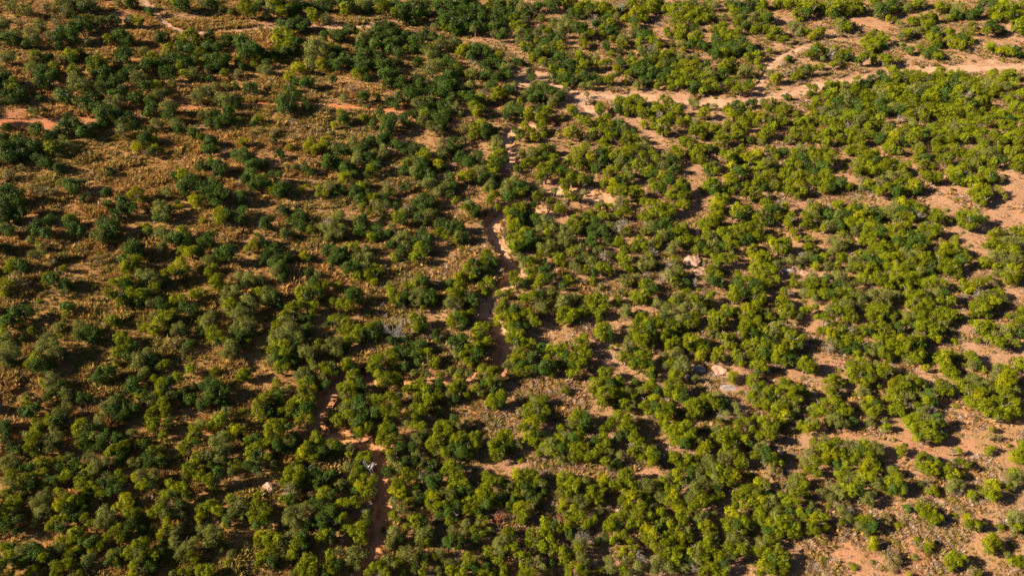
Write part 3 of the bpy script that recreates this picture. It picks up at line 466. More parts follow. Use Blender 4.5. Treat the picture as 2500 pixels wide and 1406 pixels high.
5 121 6g 3 125 5g 10 120 4g 11 134 8g 15 138 6g 33 131 6o 42 130 7o 48 133 6o 40 137 6d 55 132 6o 102 126 5d 105 132 5d 110 127 5o 110 137 7g 100 138 6o 118 138 6g 108 134 5d 131 137 5g 165 134 5y 180 138 5g 197 137 5g
@1000,352
5 5 7d 12 4 6d 3 12 5d 15 12 8g 12 16 6d 30 6 7o 28 12 6o 35 10 6o 42 6 7d 48 4 6d 28 18 6y 30 22 5d 5 18 7o 12 22 7d 4 26 7o 10 30 6d 18 28 6d 20 33 7d 17 40 6o 22 38 6o 12 38 5o 40 33 8d 36 38 7o 42 42 6d 33 44 6o 28 46 5o 38 48 5d
50 12 7d 55 16 7d 62 14 6d 68 12 6d 48 16 5d 60 19 5d 72 17 4d 85 3 7o 90 7 6g 84 12 7y 80 14 5g 88 18 6d 85 22 5d 92 16 5d 54 30 7y 60 28 6g 67 26 7o 63 33 5d 72 25 6o 75 30 7d 82 28 6g 85 32 5d 78 22 5g 70 33 5d 50 33 4y 80 35 4d
110 8 5o 118 10 7o 125 8 6g 113 17 6g 122 17 6g 130 5 7g 138 5 6d 133 12 6d 140 14 6g 137 20 6g 144 20 4d 128 22 6g 133 28 6d 127 31 5g 138 24 5d 150 24 6d 145 28 5d 103 24 4g 108 26 3d 155 15 6g 162 8 7g 170 5 7d 178 12 7y 175 18 6g 185 8 7d 192 5 7g 190 16 7d 165 18 7g 167 22 5g 182 22 6d 197 14 6g 196 24 5y 193 30 6y 197 38 6y 190 38 5g 197 45 5y
10 55 7d 5 60 7d 15 52 6d 12 62 7d 20 58 7d 25 56 5o 22 52 5o 19 68 7o 24 68 5d 8 70 6d 15 74 5d 45 54 5g 44 57 4g 60 59 7d 55 62 5g 64 64 6d 62 68 5d 68 62 4d
78 40 7o 75 45 5o 83 42 6d 81 50 6y 78 54 5g 95 40 7o 93 46 7o 103 36 7o 108 40 7d 105 46 6d 98 52 7d 110 46 5d 115 43 5d 112 50 4d 86 61 4g 122 44 5o 125 51 6g 130 47 5o 127 38 4o 140 44 4o 136 55 4g 152 38 7g 158 33 7g 163 32 5d 168 34 6d 175 34 5d 154 42 5g 155 50 7g 160 52 4d 165 52 4d 170 48 5w 146 62 6g 150 65 4d 132 60 5w 137 62 4w 188 55 3d
105 61 6g 112 60 6g 120 60 5d 98 66 6g 103 68 7d 110 66 6d 117 67 6d 100 74 7y 108 74 7d 104 80 7g 98 82 4y 122 70 5d 125 76 7d 132 74 6o 138 76 6o 112 85 6g 118 88 7d 108 90 6g 115 94 8d 122 93 7d 98 92 6g 104 95 8g 100 100 6g 108 100 6d 115 99 6d 125 97 4d 93 88 4w 107 109 6o 103 106 4g
128 83 5o 133 80 5y 135 88 7d 140 83 6o 148 82 5o 155 78 6g 160 74 6g 168 75 6g 165 82 7d 172 70 6d 178 68 6d 185 62 7d 180 74 6d 188 70 6d 195 62 6g 193 72 6d 197 80 6o 160 84 6o 155 87 5o 175 84 6d 182 80 6d 188 85 6d 180 90 6d 190 92 7d 197 95 5o 132 93 6o 138 97 6o 130 100 6o 135 105 6o 128 105 5d 152 92 8o 148 98 6o 155 98 6o 160 104 7d 167 103 7o 175 95 5d 180 100 6d 185 103 6o 172 110 7o 178 115 7o 165 112 5d 190 110 7o 195 107 5o 186 120 7g 192 120 6g 160 119 5o 165 122 6o 172 122 6d 180 124 5d 195 125 5g
30 78 7d 36 80 6d 28 84 6g 34 88 6g 45 77 7d 42 84 6d 50 82 7d 48 90 6o 55 90 6d 52 95 5d 44 92 5g 5 95 7d 12 88 7d 18 92 7d 15 98 7d 10 102 7g 18 104 6d 5 110 6g 12 110 5g 75 108 7g 78 114 7d 70 116 6g 62 114 5d 55 120 6g 60 124 5d 52 128 7y 60 130 6g 47 129 6y 65 124 5d 72 122 5d 78 124 4g 82 116 5d
10 130 8g 15 135 7d 5 137 6g 20 138 5d 40 136 6d 48 138 6g 78 134 6g 82 136 5d 70 138 5g 103 128 6g 108 132 6g 112 136 5d 100 134 5g 147 110 7g 145 115 6g 150 117 4g 113 112 5d 118 116 6g 125 112 5g 130 115 5d 122 122 6g 130 124 6d 136 122 5d 115 124 5g 120 130 6g 128 132 6d 135 130 5d 126 138 6g 110 118 5o 155 130 5g 150 138 6d 178 133 5g 187 138 4o 172 136 4w
@1500,352
3 8 7g 10 10 7g 5 18 7o 15 17 6d 3 25 6d 12 27 7o 8 33 6d 15 33 6o 4 36 6d 12 4 6g 20 5 7g 27 4 7o 33 5 6o 28 12 7g 22 20 7g 30 18 6o 38 10 6g 42 15 7g 50 12 7o 54 16 6d 48 22 7o 35 26 7g 28 28 7o 40 28 6d 48 30 6d 52 34 7d 58 25 6d 55 20 5d 64 22 4d 58 5 5g 62 8 7y 65 12 6g 75 4 6g 72 8 5o 80 10 7g 83 4 7g 90 5 6d 85 15 6g 95 3 5d 100 3 5g 78 14 5g
45 40 6g 38 38 5g 48 43 5d 40 43 5g 10 43 6g 3 46 5y 15 46 5g 25 50 7d 22 46 6d 10 48 5d 28 54 5d 5 60 7o 10 65 6g 3 68 6d 12 58 5g 65 38 7g 70 42 7d 60 43 5g 55 50 6g 65 52 7g 72 48 6d 70 58 7y 65 57 5d 72 60 4g 90 22 6g 97 20 7o 92 27 4d 98 27 5d 88 18 4g 92 32 4o 95 38 7g 90 41 7g 98 42 8d 102 38 5d 100 46 5d
112 12 7d 108 10 5g 120 8 6g 118 15 6d 125 5 6g 130 12 7y 138 9 6y 135 15 5g 115 22 7y 122 25 6d 118 28 5g 130 22 4d 127 30 4d 112 34 7y 118 35 5g 110 40 6g 115 44 5g 120 40 4d 108 45 4g 150 5 5o 155 8 5g 160 12 4g 165 8 5d 150 18 7o 155 20 6o 145 22 6g 140 24 6g 135 28 6g 142 32 7d 138 38 6d 148 32 6g 155 28 6g 135 45 6g 130 40 6g 140 48 6d 128 48 5d 145 42 6d 175 8 6g 180 5 7o 185 12 7d 192 8 7d 197 14 7d 172 18 7g 180 20 6g 188 22 6d 170 26 7g 178 30 7g 195 26 6d 185 32 7y 165 33 7g 172 38 7g 192 36 6g 180 42 7y 170 45 6g 160 42 6g 155 40 6o 188 44 5d 197 38 6g 178 50 5g 185 46 6d
35 60 7y 42 64 8g 50 60 6d 55 62 6d 48 68 7g 38 66 6g 58 66 6d 28 71 6g 33 72 5d 100 57 8y 105 60 7g 98 62 6g 108 55 6d 102 52 5d 120 62 7y 128 66 8d 132 62 5d 118 68 6g 125 70 6d 132 70 6o 135 53 5g 150 58 7g 145 56 5g 155 62 6d 160 56 6o 165 60 5g 150 66 6d 140 70 7g 145 74 6g 150 76 6d 158 68 6g 165 66 6g 172 70 6g 168 74 5d 160 72 5g 192 65 7g 195 70 8o 188 72 6d 192 76 7g 197 60 5g 185 78 4g 170 80 4g
95 72 7y 100 70 6y 88 76 6g 95 78 7g 102 76 6g 85 80 5d 90 84 5d 5 82 8o 10 78 6o 12 85 6d 35 80 7o 30 84 5g 42 76 6o 48 78 7d 40 82 6d 52 76 6d 55 82 6d 60 80 5d 48 88 7o 55 90 6d 62 85 6g 68 82 6g 70 88 6d 58 86 5d 45 91 5d 118 85 7g 125 82 7g 132 82 8g 138 88 7d 130 92 6d 120 90 7g 142 84 5g 125 95 5d 65 96 7g 72 95 6g 56 102 6o 60 98 5o 80 95 7g 85 100 7d 90 92 6g 95 88 6o 105 88 7g 112 92 7g 118 98 7d 95 98 7o 98 105 6o 90 105 6d 105 100 6d 112 100 6d 80 103 5g
25 95 7g 20 100 6d 30 100 6g 38 96 6o 42 98 5d 5 95 6g 8 100 6g 8 110 7g 12 117 8g 15 122 5g 37 105 6o 35 110 5g 30 113 6o 35 116 7o 28 120 6o 40 118 5d 105 112 7g 112 112 6d 100 115 5d 118 113 4d 98 110 4g 133 104 6y 135 100 5g 155 95 7y 162 98 8g 168 95 6g 170 102 6d 158 102 6d 152 92 5g 165 104 5d 138 112 7y 145 108 6g 150 112 7g 142 118 7g 150 120 6g 158 116 6o 135 122 6g 145 125 6g 155 124 6g 172 113 6o 185 108 6o 182 113 6o 190 110 6o 193 102 7g 195 112 7d 188 100 5g 190 92 5g 197 118 5y 175 85 5y 180 90 4y
10 132 7o 15 136 6g 22 130 5o 32 127 5o 30 137 7g 36 138 6d 55 118 7o 60 114 6g 62 122 7o 55 127 8o 48 132 7o 58 134 7g 65 128 6g 70 136 6d 62 138 6o 95 123 7g 100 120 5o 92 130 6o 97 133 7d 102 130 6g 105 136 5d 80 135 5o 122 135 7d 130 132 7g 137 136 7d 145 132 6g 152 135 6g 120 128 5d 140 128 6g 160 132 5g 172 128 4w 175 135 6g 187 135 6g 195 130 7o 192 137 7g
@2000,352
3 5 6g 6 12 7d 10 18 7d 4 22 7d 8 28 6d 3 32 6d 12 10 5d 28 6 6g 33 4 6g 38 8 6g 42 4 5d 50 10 6y 55 8 5y 42 18 7g 38 22 7g 48 20 7d 55 16 7d 60 22 6d 52 26 6d 40 28 6d 45 14 6g 67 18 7d 73 20 6d 68 24 5d 80 22 5g 83 25 5d 87 20 4g 65 3 5g 72 5 6g 78 7 5o 97 6 6d 100 10 7d 96 14 5d 105 13 6d 100 20 6d 105 20 5o 110 22 4g 98 3 5o 115 5 6d 122 6 6d 130 4 7d 125 12 7d 120 15 5d 128 17 5d 135 8 5d
140 8 7g 145 15 6g 150 10 7g 158 5 7g 150 18 6o 155 20 6g 165 8 7o 160 15 6g 170 12 6o 172 18 7g 178 15 6d 175 5 6g 185 6 6g 190 10 6g 195 5 6g 190 18 6g 197 15 6g 193 22 5g 8 38 7g 12 42 6d 5 43 6g 12 33 5g 18 38 7d 25 38 6o 28 42 5d 38 33 4w 45 36 6w 50 38 6d 42 42 5o 54 40 5d 62 36 7o 70 32 7o 78 30 7o 85 32 7d 65 42 6g 60 46 7g 70 40 6d 78 38 6d 75 46 7d 80 46 5d 82 40 5d 58 44 5g 93 40 7y 98 43 6d 90 44 5g 95 46 5d
110 32 7g 116 32 5d 105 30 6g 100 27 3y 118 30 4d 128 25 6y 135 26 7g 142 24 6g 130 32 6g 138 32 6d 145 30 7o 140 36 6d 135 35 5g 148 35 6d 155 35 6g 160 27 6g 167 26 6g 170 32 6d 165 32 6g 175 33 6w 178 36 4w 155 45 8y 162 46 8g 158 51 8g 150 47 5g 165 50 6d 156 55 5g 175 45 5y 178 47 4w 180 53 3g 129 44 2y
20 58 7g 24 61 5d 17 60 5g 35 60 7g 38 62 5d 32 62 5g 5 66 7d 10 72 7d 18 70 7o 25 72 7d 10 80 7o 20 80 7d 28 78 6d 5 82 6y 22 88 5g 45 63 6g 40 70 7y 48 68 7g 35 72 6g 42 78 7d 55 66 7d 58 72 7d 50 78 7g 62 68 5d 68 65 7o 75 58 7o 82 56 7y 72 68 6o 80 64 6d 88 58 6d 92 64 7d 85 68 7g 90 72 6g 78 72 7o 97 70 6o 100 65 5d 104 69 4o 95 60 4d 116 68 7g 120 70 6g 113 72 5g 124 72 5d 138 70 7g 145 68 7g 150 74 7d 140 76 6g 153 68 6d 147 80 6g 158 73 5d 152 80 4d 172 86 7y 167 88 5y 178 86 5o 195 82 7g 190 84 5g 198 87 5g
78 82 7y 85 80 6g 70 85 7g 80 90 8g 88 88 7d 75 95 7d 72 90 6y 100 82 6g 105 80 6o 98 86 6d 110 82 6g 116 84 6g 105 88 6o 112 88 5d 98 94 7d 105 95 6d 92 95 6d 100 100 5d 95 102 6d 131 91 4y 120 94 4w 115 100 6w 45 90 7g 52 88 7d 50 95 6d 42 94 5g 60 86 6d 63 92 6d 55 82 7g 35 84 6o 30 95 7o 10 92 6w 18 96 7o 24 100 6o 15 104 6o 28 98 6g 20 110 6g 10 106 4o 5 110 6d 8 118 6o 18 118 6g 25 108 5g
55 100 6g 62 98 6g 58 106 7g 50 104 6g 68 102 7g 75 102 6g 82 104 6o 88 102 6d 65 110 7g 72 112 8y 80 112 7g 88 110 6o 78 98 6d 42 108 7g 48 112 7d 38 112 6o 32 115 6o 52 118 7g 45 122 7g 38 120 6g 58 114 6d 55 125 6g 30 122 5o 62 118 5d 95 108 7o 100 112 7g 106 110 6d 92 116 7g 102 118 7g 110 117 6d 108 124 6d 98 124 7o 88 120 7g 82 122 7g 75 122 7g 68 120 6g
122 100 6y 128 100 7y 134 100 6g 125 106 7g 120 108 6g 132 108 7g 138 104 6g 142 106 5d 122 115 7g 130 116 7g 138 112 7d 145 112 6d 126 122 6g 132 122 6g 118 120 5g 135 128 4g 172 95 7y 180 96 7o 168 100 6g 176 102 7g 188 95 7o 195 94 6o 185 102 6d 192 104 7d 178 110 7o 170 108 5o 165 115 7g 160 115 6g 172 118 6g 180 116 6o 188 112 6o 195 112 6o 186 122 7g 192 122 7y 182 128 6g 190 132 7y 197 128 6g 174 125 5o
15 128 7o 22 130 7o 8 130 6d 5 137 6g 20 137 6d 28 138 5o 42 130 6g 50 132 6g 35 137 5o 58 132 7g 65 130 7g 72 130 6g 68 137 7g 78 135 7g 85 130 7g 92 132 7g 98 135 6g 88 138 6g 105 135 6g 112 135 7g 120 136 5g 82 126 6g 95 128 6g 140 137 6g 148 138 6y 155 135 6g 165 133 6g 170 137 6w
@0,704
3 4 6y 62 3 5o 105 5 6g 112 7 7g 120 8 7d 128 5 8g 118 13 6g 126 13 6d 135 6 7g 142 5 7o 136 13 6d 20 22 9d 28 22 6d 15 24 7d 8 22 4d 21 32 5g 5 32 8d 12 32 6d 66 17 7d 66 23 5g 110 30 7g 115 33 5d 148 15 7o 155 14 7d 160 20 6d 170 12 6g 178 10 6g 180 18 6d 195 4 7y 188 5 6g 188 20 8d 153 27 7o 163 28 9g 165 24 6y 160 34 6y 138 38 5g 150 40 8y 4 42 6g 5 48 6o 3 52 5d 31 40 5g 22 49 4d 58 38 5o 60 36 3g
80 40 9o 88 42 9d 95 44 7d 78 47 6o 90 48 6d 118 48 7g 122 44 5g 125 50 5g 175 38 7o 170 42 6o 182 42 6d 178 50 5o 185 54 6d 172 52 6w 168 56 5w 180 60 5o 160 60 5w 196 32 5g 195 42 6d 8 60 10o 4 66 9o 14 64 6o 10 72 6d 45 52 10o 42 58 9o 52 55 8o 55 62 8o 48 65 7o 35 68 8g 38 75 9d 30 73 6g 48 72 7d 45 80 4d 60 60 5d 65 65 5d 115 63 7g 122 58 6g 130 58 6d 115 70 5o 125 65 7d 113 73 4y 138 68 10o 135 75 7o 142 80 6o 148 68 7d 140 85 6o 160 74 6g 155 78 4d 98 82 6d 108 80 7d 102 88 7d 95 86 5d 186 79 6g
52 90 10o 60 95 8d 45 92 7g 52 100 8o 60 102 6d 48 105 6d 65 104 7o 66 112 6o 80 108 6d 85 106 5d 52 112 4w 130 93 9d 125 98 6d 135 98 7d 158 92 7g 165 90 7d 172 86 6g 155 98 6g 160 97 6d 150 88 5g 198 95 6d 27 105 6d 25 112 7g 30 118 8d 22 120 7d 36 116 6d 108 112 9o 115 108 8d 122 112 8d 112 120 8d 125 120 8d 132 116 6d 105 118 6o 118 125 6d 102 115 6o 140 100 6d 135 105 6g 142 108 6d 150 105 6o 155 100 4y 148 112 6o 158 112 7g 160 118 7g 150 120 6g 145 125 5g 168 102 6o 175 105 6d 180 100 6o 188 98 5o 185 108 7d 197 108 7o 195 115 6d
60 122 9o 55 128 7d 68 120 6o 38 132 7g 45 128 6g 35 138 6g 5 132 7d 3 138 7d 52 138 7o 80 132 8g 75 137 7g 85 138 7o 95 130 8o 100 135 6o 90 136 6d 128 139 4o 150 130 7g 148 136 7g 162 135 8g 165 130 6d 190 137 7g 195 132 6o
@500,704
22 5 8o 28 3 7o 20 12 7o 25 15 7g 35 5 4w 42 12 8o 48 15 6o 55 5 7g 62 5 8o 68 6 8d 60 12 7o 52 3 5g 70 14 5d 93 4 8g 102 5 8d 98 8 6d 112 6 7d 142 6 8d 150 5 7d 146 12 6d 153 11 5g 125 12 5g 133 14 6g 140 16 6g 130 15 5g 182 4 7g 188 8 7g 192 12 6d 197 5 6d 28 20 8g 20 21 5w 33 18 6d 35 25 9o 42 24 8o 38 32 9o 32 36 7o 28 42 8o 40 38 8o 44 42 7d 35 46 7d 48 38 6g 3 30 8o 6 26 6o 3 38 6o 10 40 7g 8 46 7g 15 46 6g 20 50 6g 12 52 5d 43 50 4y 25 58 8o 28 63 7o 20 63 5o 25 53 5o
82 20 8g 90 18 7g 78 25 6g 88 26 7o 95 14 6g 102 18 6g 105 24 6g 100 28 6d 107 15 5g 95 28 6d 72 36 7g 78 32 7o 85 34 7o 80 40 8o 75 45 8o 88 42 9o 92 48 8o 85 50 7d 68 42 7g 66 50 6o 70 55 7g 68 62 7g 75 60 7d 80 62 8g 78 55 6g 92 55 7d 98 45 7d 100 38 6d 66 70 7o 72 68 7d 78 72 7d 72 76 7g 80 78 6g 85 72 6d 88 66 6d
130 30 7o 137 32 7g 125 30 6g 120 34 5d 142 38 7g 150 40 7g 155 42 6d 145 46 6g 135 42 6g 150 50 6g 140 50 6g 160 38 7g 165 42 7d 170 36 6d 172 44 5d 125 54 8o 132 52 7o 120 60 7o 128 62 7o 135 58 6d 138 54 5d 110 52 6g 108 58 5o 98 60 7o 105 62 6o 95 64 5o 103 70 6g 106 75 5o
95 82 7o 90 85 6o 100 84 7o 97 92 7g 95 98 6g 103 90 6d 108 80 5o 105 98 6y 108 108 6o 115 75 5g 120 80 7g 125 76 6d 128 82 5d 115 88 6o 112 95 5d 118 92 6d 140 73 7g 145 78 6d 138 78 5g 165 72 8g 170 68 6g 162 77 6g 172 76 7d 145 84 7g 142 92 7y 150 90 7d 155 96 7d 138 98 7g 145 100 7g 152 102 6d 133 96 5g 136 105 6o 182 62 8g 185 68 7g 190 60 7d 195 65 7d 188 52 7d 195 50 6d 183 50 5d 185 76 6g 195 75 6d 170 85 5g 178 85 7g 185 88 7g 190 92 6g 180 92 6d 172 92 5g
38 82 7g 42 86 5g 36 86 6g 10 80 6g 5 92 8d 12 95 8d 8 102 9d 18 100 8d 3 110 7d 14 110 8d 5 98 6d 70 92 6g 68 100 6g 75 102 6d 58 108 8g 52 115 8g 60 115 8d 55 122 8g 62 122 7d 68 108 6d 75 108 6g 95 108 9g 88 112 8g 98 116 8d 85 118 7g 105 115 6d 90 122 6d 98 122 7g 102 127 6y 92 130 5y 75 120 5g 105 108 5g 36 120 5g
15 128 8g 22 122 7o 8 132 7g 20 130 6o 10 125 5o 30 138 8y 38 137 6y 65 133 7g 72 138 8g 75 130 7g 82 134 6d 65 139 6g 142 112 7g 150 110 7d 135 118 7o 140 122 7g 148 118 8d 155 115 7d 132 128 7g 145 130 7g 152 128 7d 158 122 6d 165 110 7g 172 108 7g 160 105 6o 175 118 7g 168 118 6d 182 105 7g 188 112 6g 185 122 6g 178 128 6g 165 125 6d 190 105 5d 150 137 6g 160 135 6g 175 137 7g 182 137 6d 198 122 4g 197 98 5g 197 130 5o
@1000,704
5 5 7o 12 5 8o 20 6 8d 8 12 7o 18 13 7d 22 10 6d 15 18 4g 45 5 8g 52 3 7g 42 12 7o 48 14 7o 55 12 7d 62 8 7d 64 14 5d 38 15 6o 75 2 6g 95 4 6g 88 5 5g 112 8 6g 115 12 4d 122 5 7g 130 5 7d 138 3 7o 135 10 6g 142 8 6g 150 10 8o 158 10 7o 148 16 7o 165 12 6d 148 24 7g 155 22 7g 152 30 7g 160 26 7g 168 24 7d 170 18 5d 175 10 6g 182 8 6g 188 10 6g 178 18 6g 190 20 7g 185 25 6g 180 22 5d 185 30 4d
92 15 7g 88 20 6g 85 22 5w 95 20 6d 103 20 7d 110 22 6d 118 22 5g 120 28 7g 122 34 6g 128 15 7o 130 22 6o 125 12 5o 88 30 7y 95 28 7g 103 28 6y 108 30 5d 98 36 7g 105 38 7d 112 38 6d 100 44 7g 108 45 7g 98 50 5g 112 52 6g 105 52 6d
5 28 7g 12 30 6g 8 38 7g 10 34 6d 15 36 5d 40 28 6g 48 28 7d 52 26 6g 58 25 5g 52 34 6d 42 34 5g 25 44 5d 27 49 4d 33 46 5w 68 38 7g 75 38 6g 70 45 7d 75 50 6g 65 45 6g 72 54 5g 45 52 7d 52 50 7d 48 58 7d 55 55 6d 45 65 5o 52 65 6g 60 60 7g 65 56 6g 68 62 7d 62 68 6d 55 70 5g 60 74 4g
3 55 7d 10 55 7d 5 62 6d 12 64 7g 18 63 5g 8 72 5d 25 69 6g 24 75 5g 40 80 4o 190 38 7g 186 42 7g 195 44 7d 190 48 5g 197 58 3g 120 55 6g 115 58 6d 108 60 7g 105 65 6y 102 70 7g 112 66 7y 118 65 7d 110 74 7d 118 74 7d 100 76 6o 96 74 5o 107 80 7g 115 80 6g 122 78 5d 130 58 6d 138 58 6g 145 60 7g 152 58 6y 148 66 7g 135 68 7g 140 74 7d 132 75 7d 145 75 6d 138 82 6g 130 80 5d 155 65 6d 165 52 7g 172 50 6g 163 60 7d 170 58 7d 160 68 7g 168 68 7d 165 74 6g 158 74 5d 175 62 5g 158 83 6g 164 83 5d
12 82 6o 5 82 4o 18 85 4o 30 85 6g 28 92 6d 32 95 5d 5 95 7g 12 92 6g 15 98 7g 20 102 6d 50 82 7o 48 88 6g 58 84 6o 45 95 7g 52 96 7g 40 100 6g 38 104 5o 45 106 5d 55 105 5g 72 80 7g 80 80 7g 78 88 8g 85 88 7o 88 92 6o 75 92 6d 82 96 6d 68 86 5g 65 98 6g 70 102 4g
8 106 7g 18 106 7g 25 106 7g 5 114 7g 12 116 7g 22 114 6g 28 118 5d 5 124 7g 12 122 6g 5 133 6g 12 134 6g 80 108 7g 87 105 7g 92 103 6g 82 114 6g 90 112 6d 76 110 5g 107 104 6w 115 102 6w 110 108 5w 152 98 5g 155 101 3d 122 108 7o 130 110 7g 118 115 7g 125 118 8o 132 120 7g 115 122 7g 108 120 6w 125 127 7g 130 128 6g 118 130 8y 112 135 7g 122 137 7g 133 114 5d 42 126 5d 35 132 7g 42 132 6o 28 136 6g 48 135 6o 55 132 6w 38 138 6g
165 122 7g 172 124 7d 162 128 7g 170 132 7d 158 133 7o 165 137 7g 175 130 5d 178 128 4d 188 82 7g 195 82 7g 182 92 8g 190 92 8g 197 92 7d 180 100 7g 188 102 8g 195 100 7d 188 110 7g 195 110 6g 197 130 6g 190 137 5g 148 136 5g
@1500,704
8 3 5o 22 5 8g 30 4 7g 36 3 6d 25 9 6g 30 10 6g 18 8 5g 42 14 6o 4 13 6d 12 20 6o 14 25 5d 10 26 5o 60 8 6o 58 12 5g 62 13 5d 70 5 7g 75 8 7o 80 10 7g 85 15 7g 92 10 7g 80 17 7o 88 22 5o 70 18 6o 66 20 5o 95 5 5d 52 18 6o 55 24 6o 118 3 8g 125 5 7d 120 9 6g 115 6 6g 140 4 7g 146 8 7g 135 8 7d 143 2 6d 165 3 5g 172 3 5o 185 4 6o 192 5 6g 195 9 5o
110 20 7g 115 22 6g 120 22 5d 112 26 5d 130 18 7y 138 15 6g 133 24 8g 142 22 7g 148 24 7o 152 28 6g 128 28 6g 140 29 5g 163 12 7y 168 14 6g 172 18 6o 175 22 5o 165 20 6g 172 25 5g 180 28 5o 185 20 5g 190 21 5y 197 18 4g 198 28 4g 165 27 4d 100 28 8g 105 30 7g 98 33 7g 108 32 6d 103 36 6d
28 28 7g 22 33 6g 32 32 7g 20 40 7g 28 40 8g 35 38 7d 24 48 7g 32 48 7g 38 50 6g 28 54 6g 38 44 6d 42 30 6g 48 27 6d 45 35 6d 52 35 6g 58 30 6o 62 36 6d 58 40 6g 50 42 6g 48 48 6g 55 46 6d 65 30 6o 72 28 6o 78 26 6g 75 34 6g 80 32 6g 70 36 5d 55 54 6g 60 52 6g 52 58 5g 12 50 5o 10 58 6o 18 60 6d 8 66 7g 15 68 7g 25 65 7d 32 66 7d 22 72 7d 28 76 6g 18 76 6g 35 72 5d 72 48 6g 78 50 6g 70 54 6g 75 57 5d 92 40 4g 94 44 4o 102 47 4o 85 55 6g 88 60 6g 84 66 6y 90 52 5d
62 62 7o 58 66 6o 65 70 7o 55 74 6g 62 78 7o 70 76 6o 58 83 7g 65 84 6g 48 65 5o 45 70 5o 50 75 4o 100 62 6y 105 66 6g 98 68 5g 115 58 6y 118 64 6d 110 54 5o 108 48 6g 115 47 5g 125 38 7g 132 36 7g 140 34 6g 128 45 6g 135 42 6d 142 40 7d 148 42 7g 155 38 7o 162 35 7g 168 40 6g 155 46 7o 162 44 7g 170 47 6o 175 44 6g 182 48 6g 180 55 5d 130 54 6g 138 52 6g 145 54 7g 148 48 5d 135 62 7g 142 64 7d 148 62 7d 155 54 6d 165 55 8y 172 55 7g 160 62 8y 168 64 7y 175 60 6g 165 70 6g 172 70 6d 158 70 6d 148 68 6d 122 68 6o 125 74 5d
138 74 6g 145 76 7g 150 80 5o 140 82 5d 135 88 6g 132 92 5d 185 72 8g 192 72 6g 188 78 6g 182 75 5g 196 78 5d 115 85 6y 114 90 4g 80 88 5o 82 95 4o 35 80 6g 38 85 5d 35 92 6g 38 97 6o 42 98 5d 32 96 5g 5 90 7d 3 95 7d 5 102 7d 20 92 5d 55 92 7g 62 95 8g 68 98 6d 52 100 6g 60 104 7g 66 105 6d 12 102 7o 18 105 6d 25 100 6o 10 112 7g 18 113 6o 5 110 6d 15 118 5g 38 108 7y 32 112 7g 40 115 6d 28 115 5g 35 120 6g 48 115 7g 55 117 7d 45 122 6g 52 125 5d 58 122 5d
78 112 8g 72 115 6g 82 118 8g 76 122 7g 88 115 6d 85 110 6g 92 108 7g 100 105 7o 98 112 6g 105 112 7d 103 118 5o 92 118 5d 118 115 5o 120 119 4o 105 125 6o 110 122 4o 102 128 4g 122 124 5o 138 98 7o 145 95 6g 135 105 7g 142 105 8o 150 100 6d 148 112 7g 155 108 6d 138 112 6g 165 92 7g 170 90 5g 160 100 7g 168 98 6d 175 98 7g 182 98 6g 188 102 5g 172 105 7y 165 108 7o 178 108 6d 158 115 7g 168 115 6g 175 115 7o 165 124 7y 155 122 6g 172 124 6o 160 128 6g
5 124 8g 12 128 7g 8 134 8g 16 135 6g 20 138 5g 50 132 7g 58 135 7g 52 137 6g 65 135 7g 72 134 7g 78 137 5g 88 137 5o 100 137 6o 108 138 6g 122 132 6g 130 130 7d 138 130 6o 145 128 6g 150 134 7d 135 137 6g 158 135 6g 120 138 6g 192 118 6o 197 115 5g 195 124 5d 190 130 7o 182 133 6g 188 137 6y 197 133 6g
@2000,704
5 4 6d 12 5 5d 20 5 6g 28 3 7g 33 6 6o 28 12 6g 22 15 7o 15 14 6g 10 20 7o 18 22 7g 28 22 7g 25 28 6g 33 28 5d 40 12 6o 42 16 4o 5 27 6g 12 32 6g 30 16 6o 38 5 5o 52 5 6o 60 5 7o 68 6 6o 75 6 6o 65 14 6o 58 12 5o 88 5 7g 95 8 7g 90 14 6g 100 5 6g 108 5 7o 115 4 6o 122 6 7d 128 12 6g 118 12 6g 110 12 6o 105 14 6g 145 3 5y 142 8 4o 155 5 6o 162 6 6o 168 5 7o 175 4 6d 160 12 7g 168 12 7y 155 14 6g 172 16 6g 150 18 6g 162 20 7g 165 25 6g 155 23 6g 148 24 5g 178 10 6o 180 16 4o
50 22 6g 55 20 7g 62 22 7d 52 28 6g 60 28 6g 68 24 6d 72 28 5d 78 25 6g 85 28 6o 92 27 6o 82 34 6g 78 38 6d 95 22 7g 100 18 7g 108 18 7g 100 27 7g 108 28 7g 115 22 7g 122 22 7g 118 30 7g 125 30 6g 130 26 6g 136 28 5d 105 35 7g 112 38 7g 122 36 5o 98 36 6d 92 36 5d 62 38 7g 68 40 6d 70 45 6g 65 45 6g 5 40 6g 12 42 6y 20 38 7g 18 46 7g 28 40 7o 35 42 6o 25 50 7g 15 52 7o 10 58 7o 20 56 6g 30 52 6d 38 50 6g 35 58 6d 42 40 6g 48 42 5d 52 38 6d 28 60 5d 45 57 5d 38 63 5g 55 48 4g 60 50 6g
52 55 7o 58 58 6o 50 62 6o 62 62 7g 68 60 6g 65 53 6g 72 54 7g 80 50 7y 78 58 7g 85 56 7g 90 52 7g 82 62 6d 92 58 6d 68 66 6g 75 63 6d 98 48 6g 103 50 5o 98 55 5d 110 46 6g 115 48 5y 97 62 7g 92 66 6g 102 66 6g 88 70 5o 97 70 5g 108 67 4d 128 42 5w 155 36 7g 162 36 6g 168 38 6d 160 42 6g 172 44 7o 180 42 7o 188 38 6g 195 34 7g 195 42 7d 185 48 6g 178 52 6g 170 50 6g 192 52 6g 165 48 5g 155 51 4g 182 54 5d 188 25 5g 195 25 6g 197 30 5g 197 20 4g
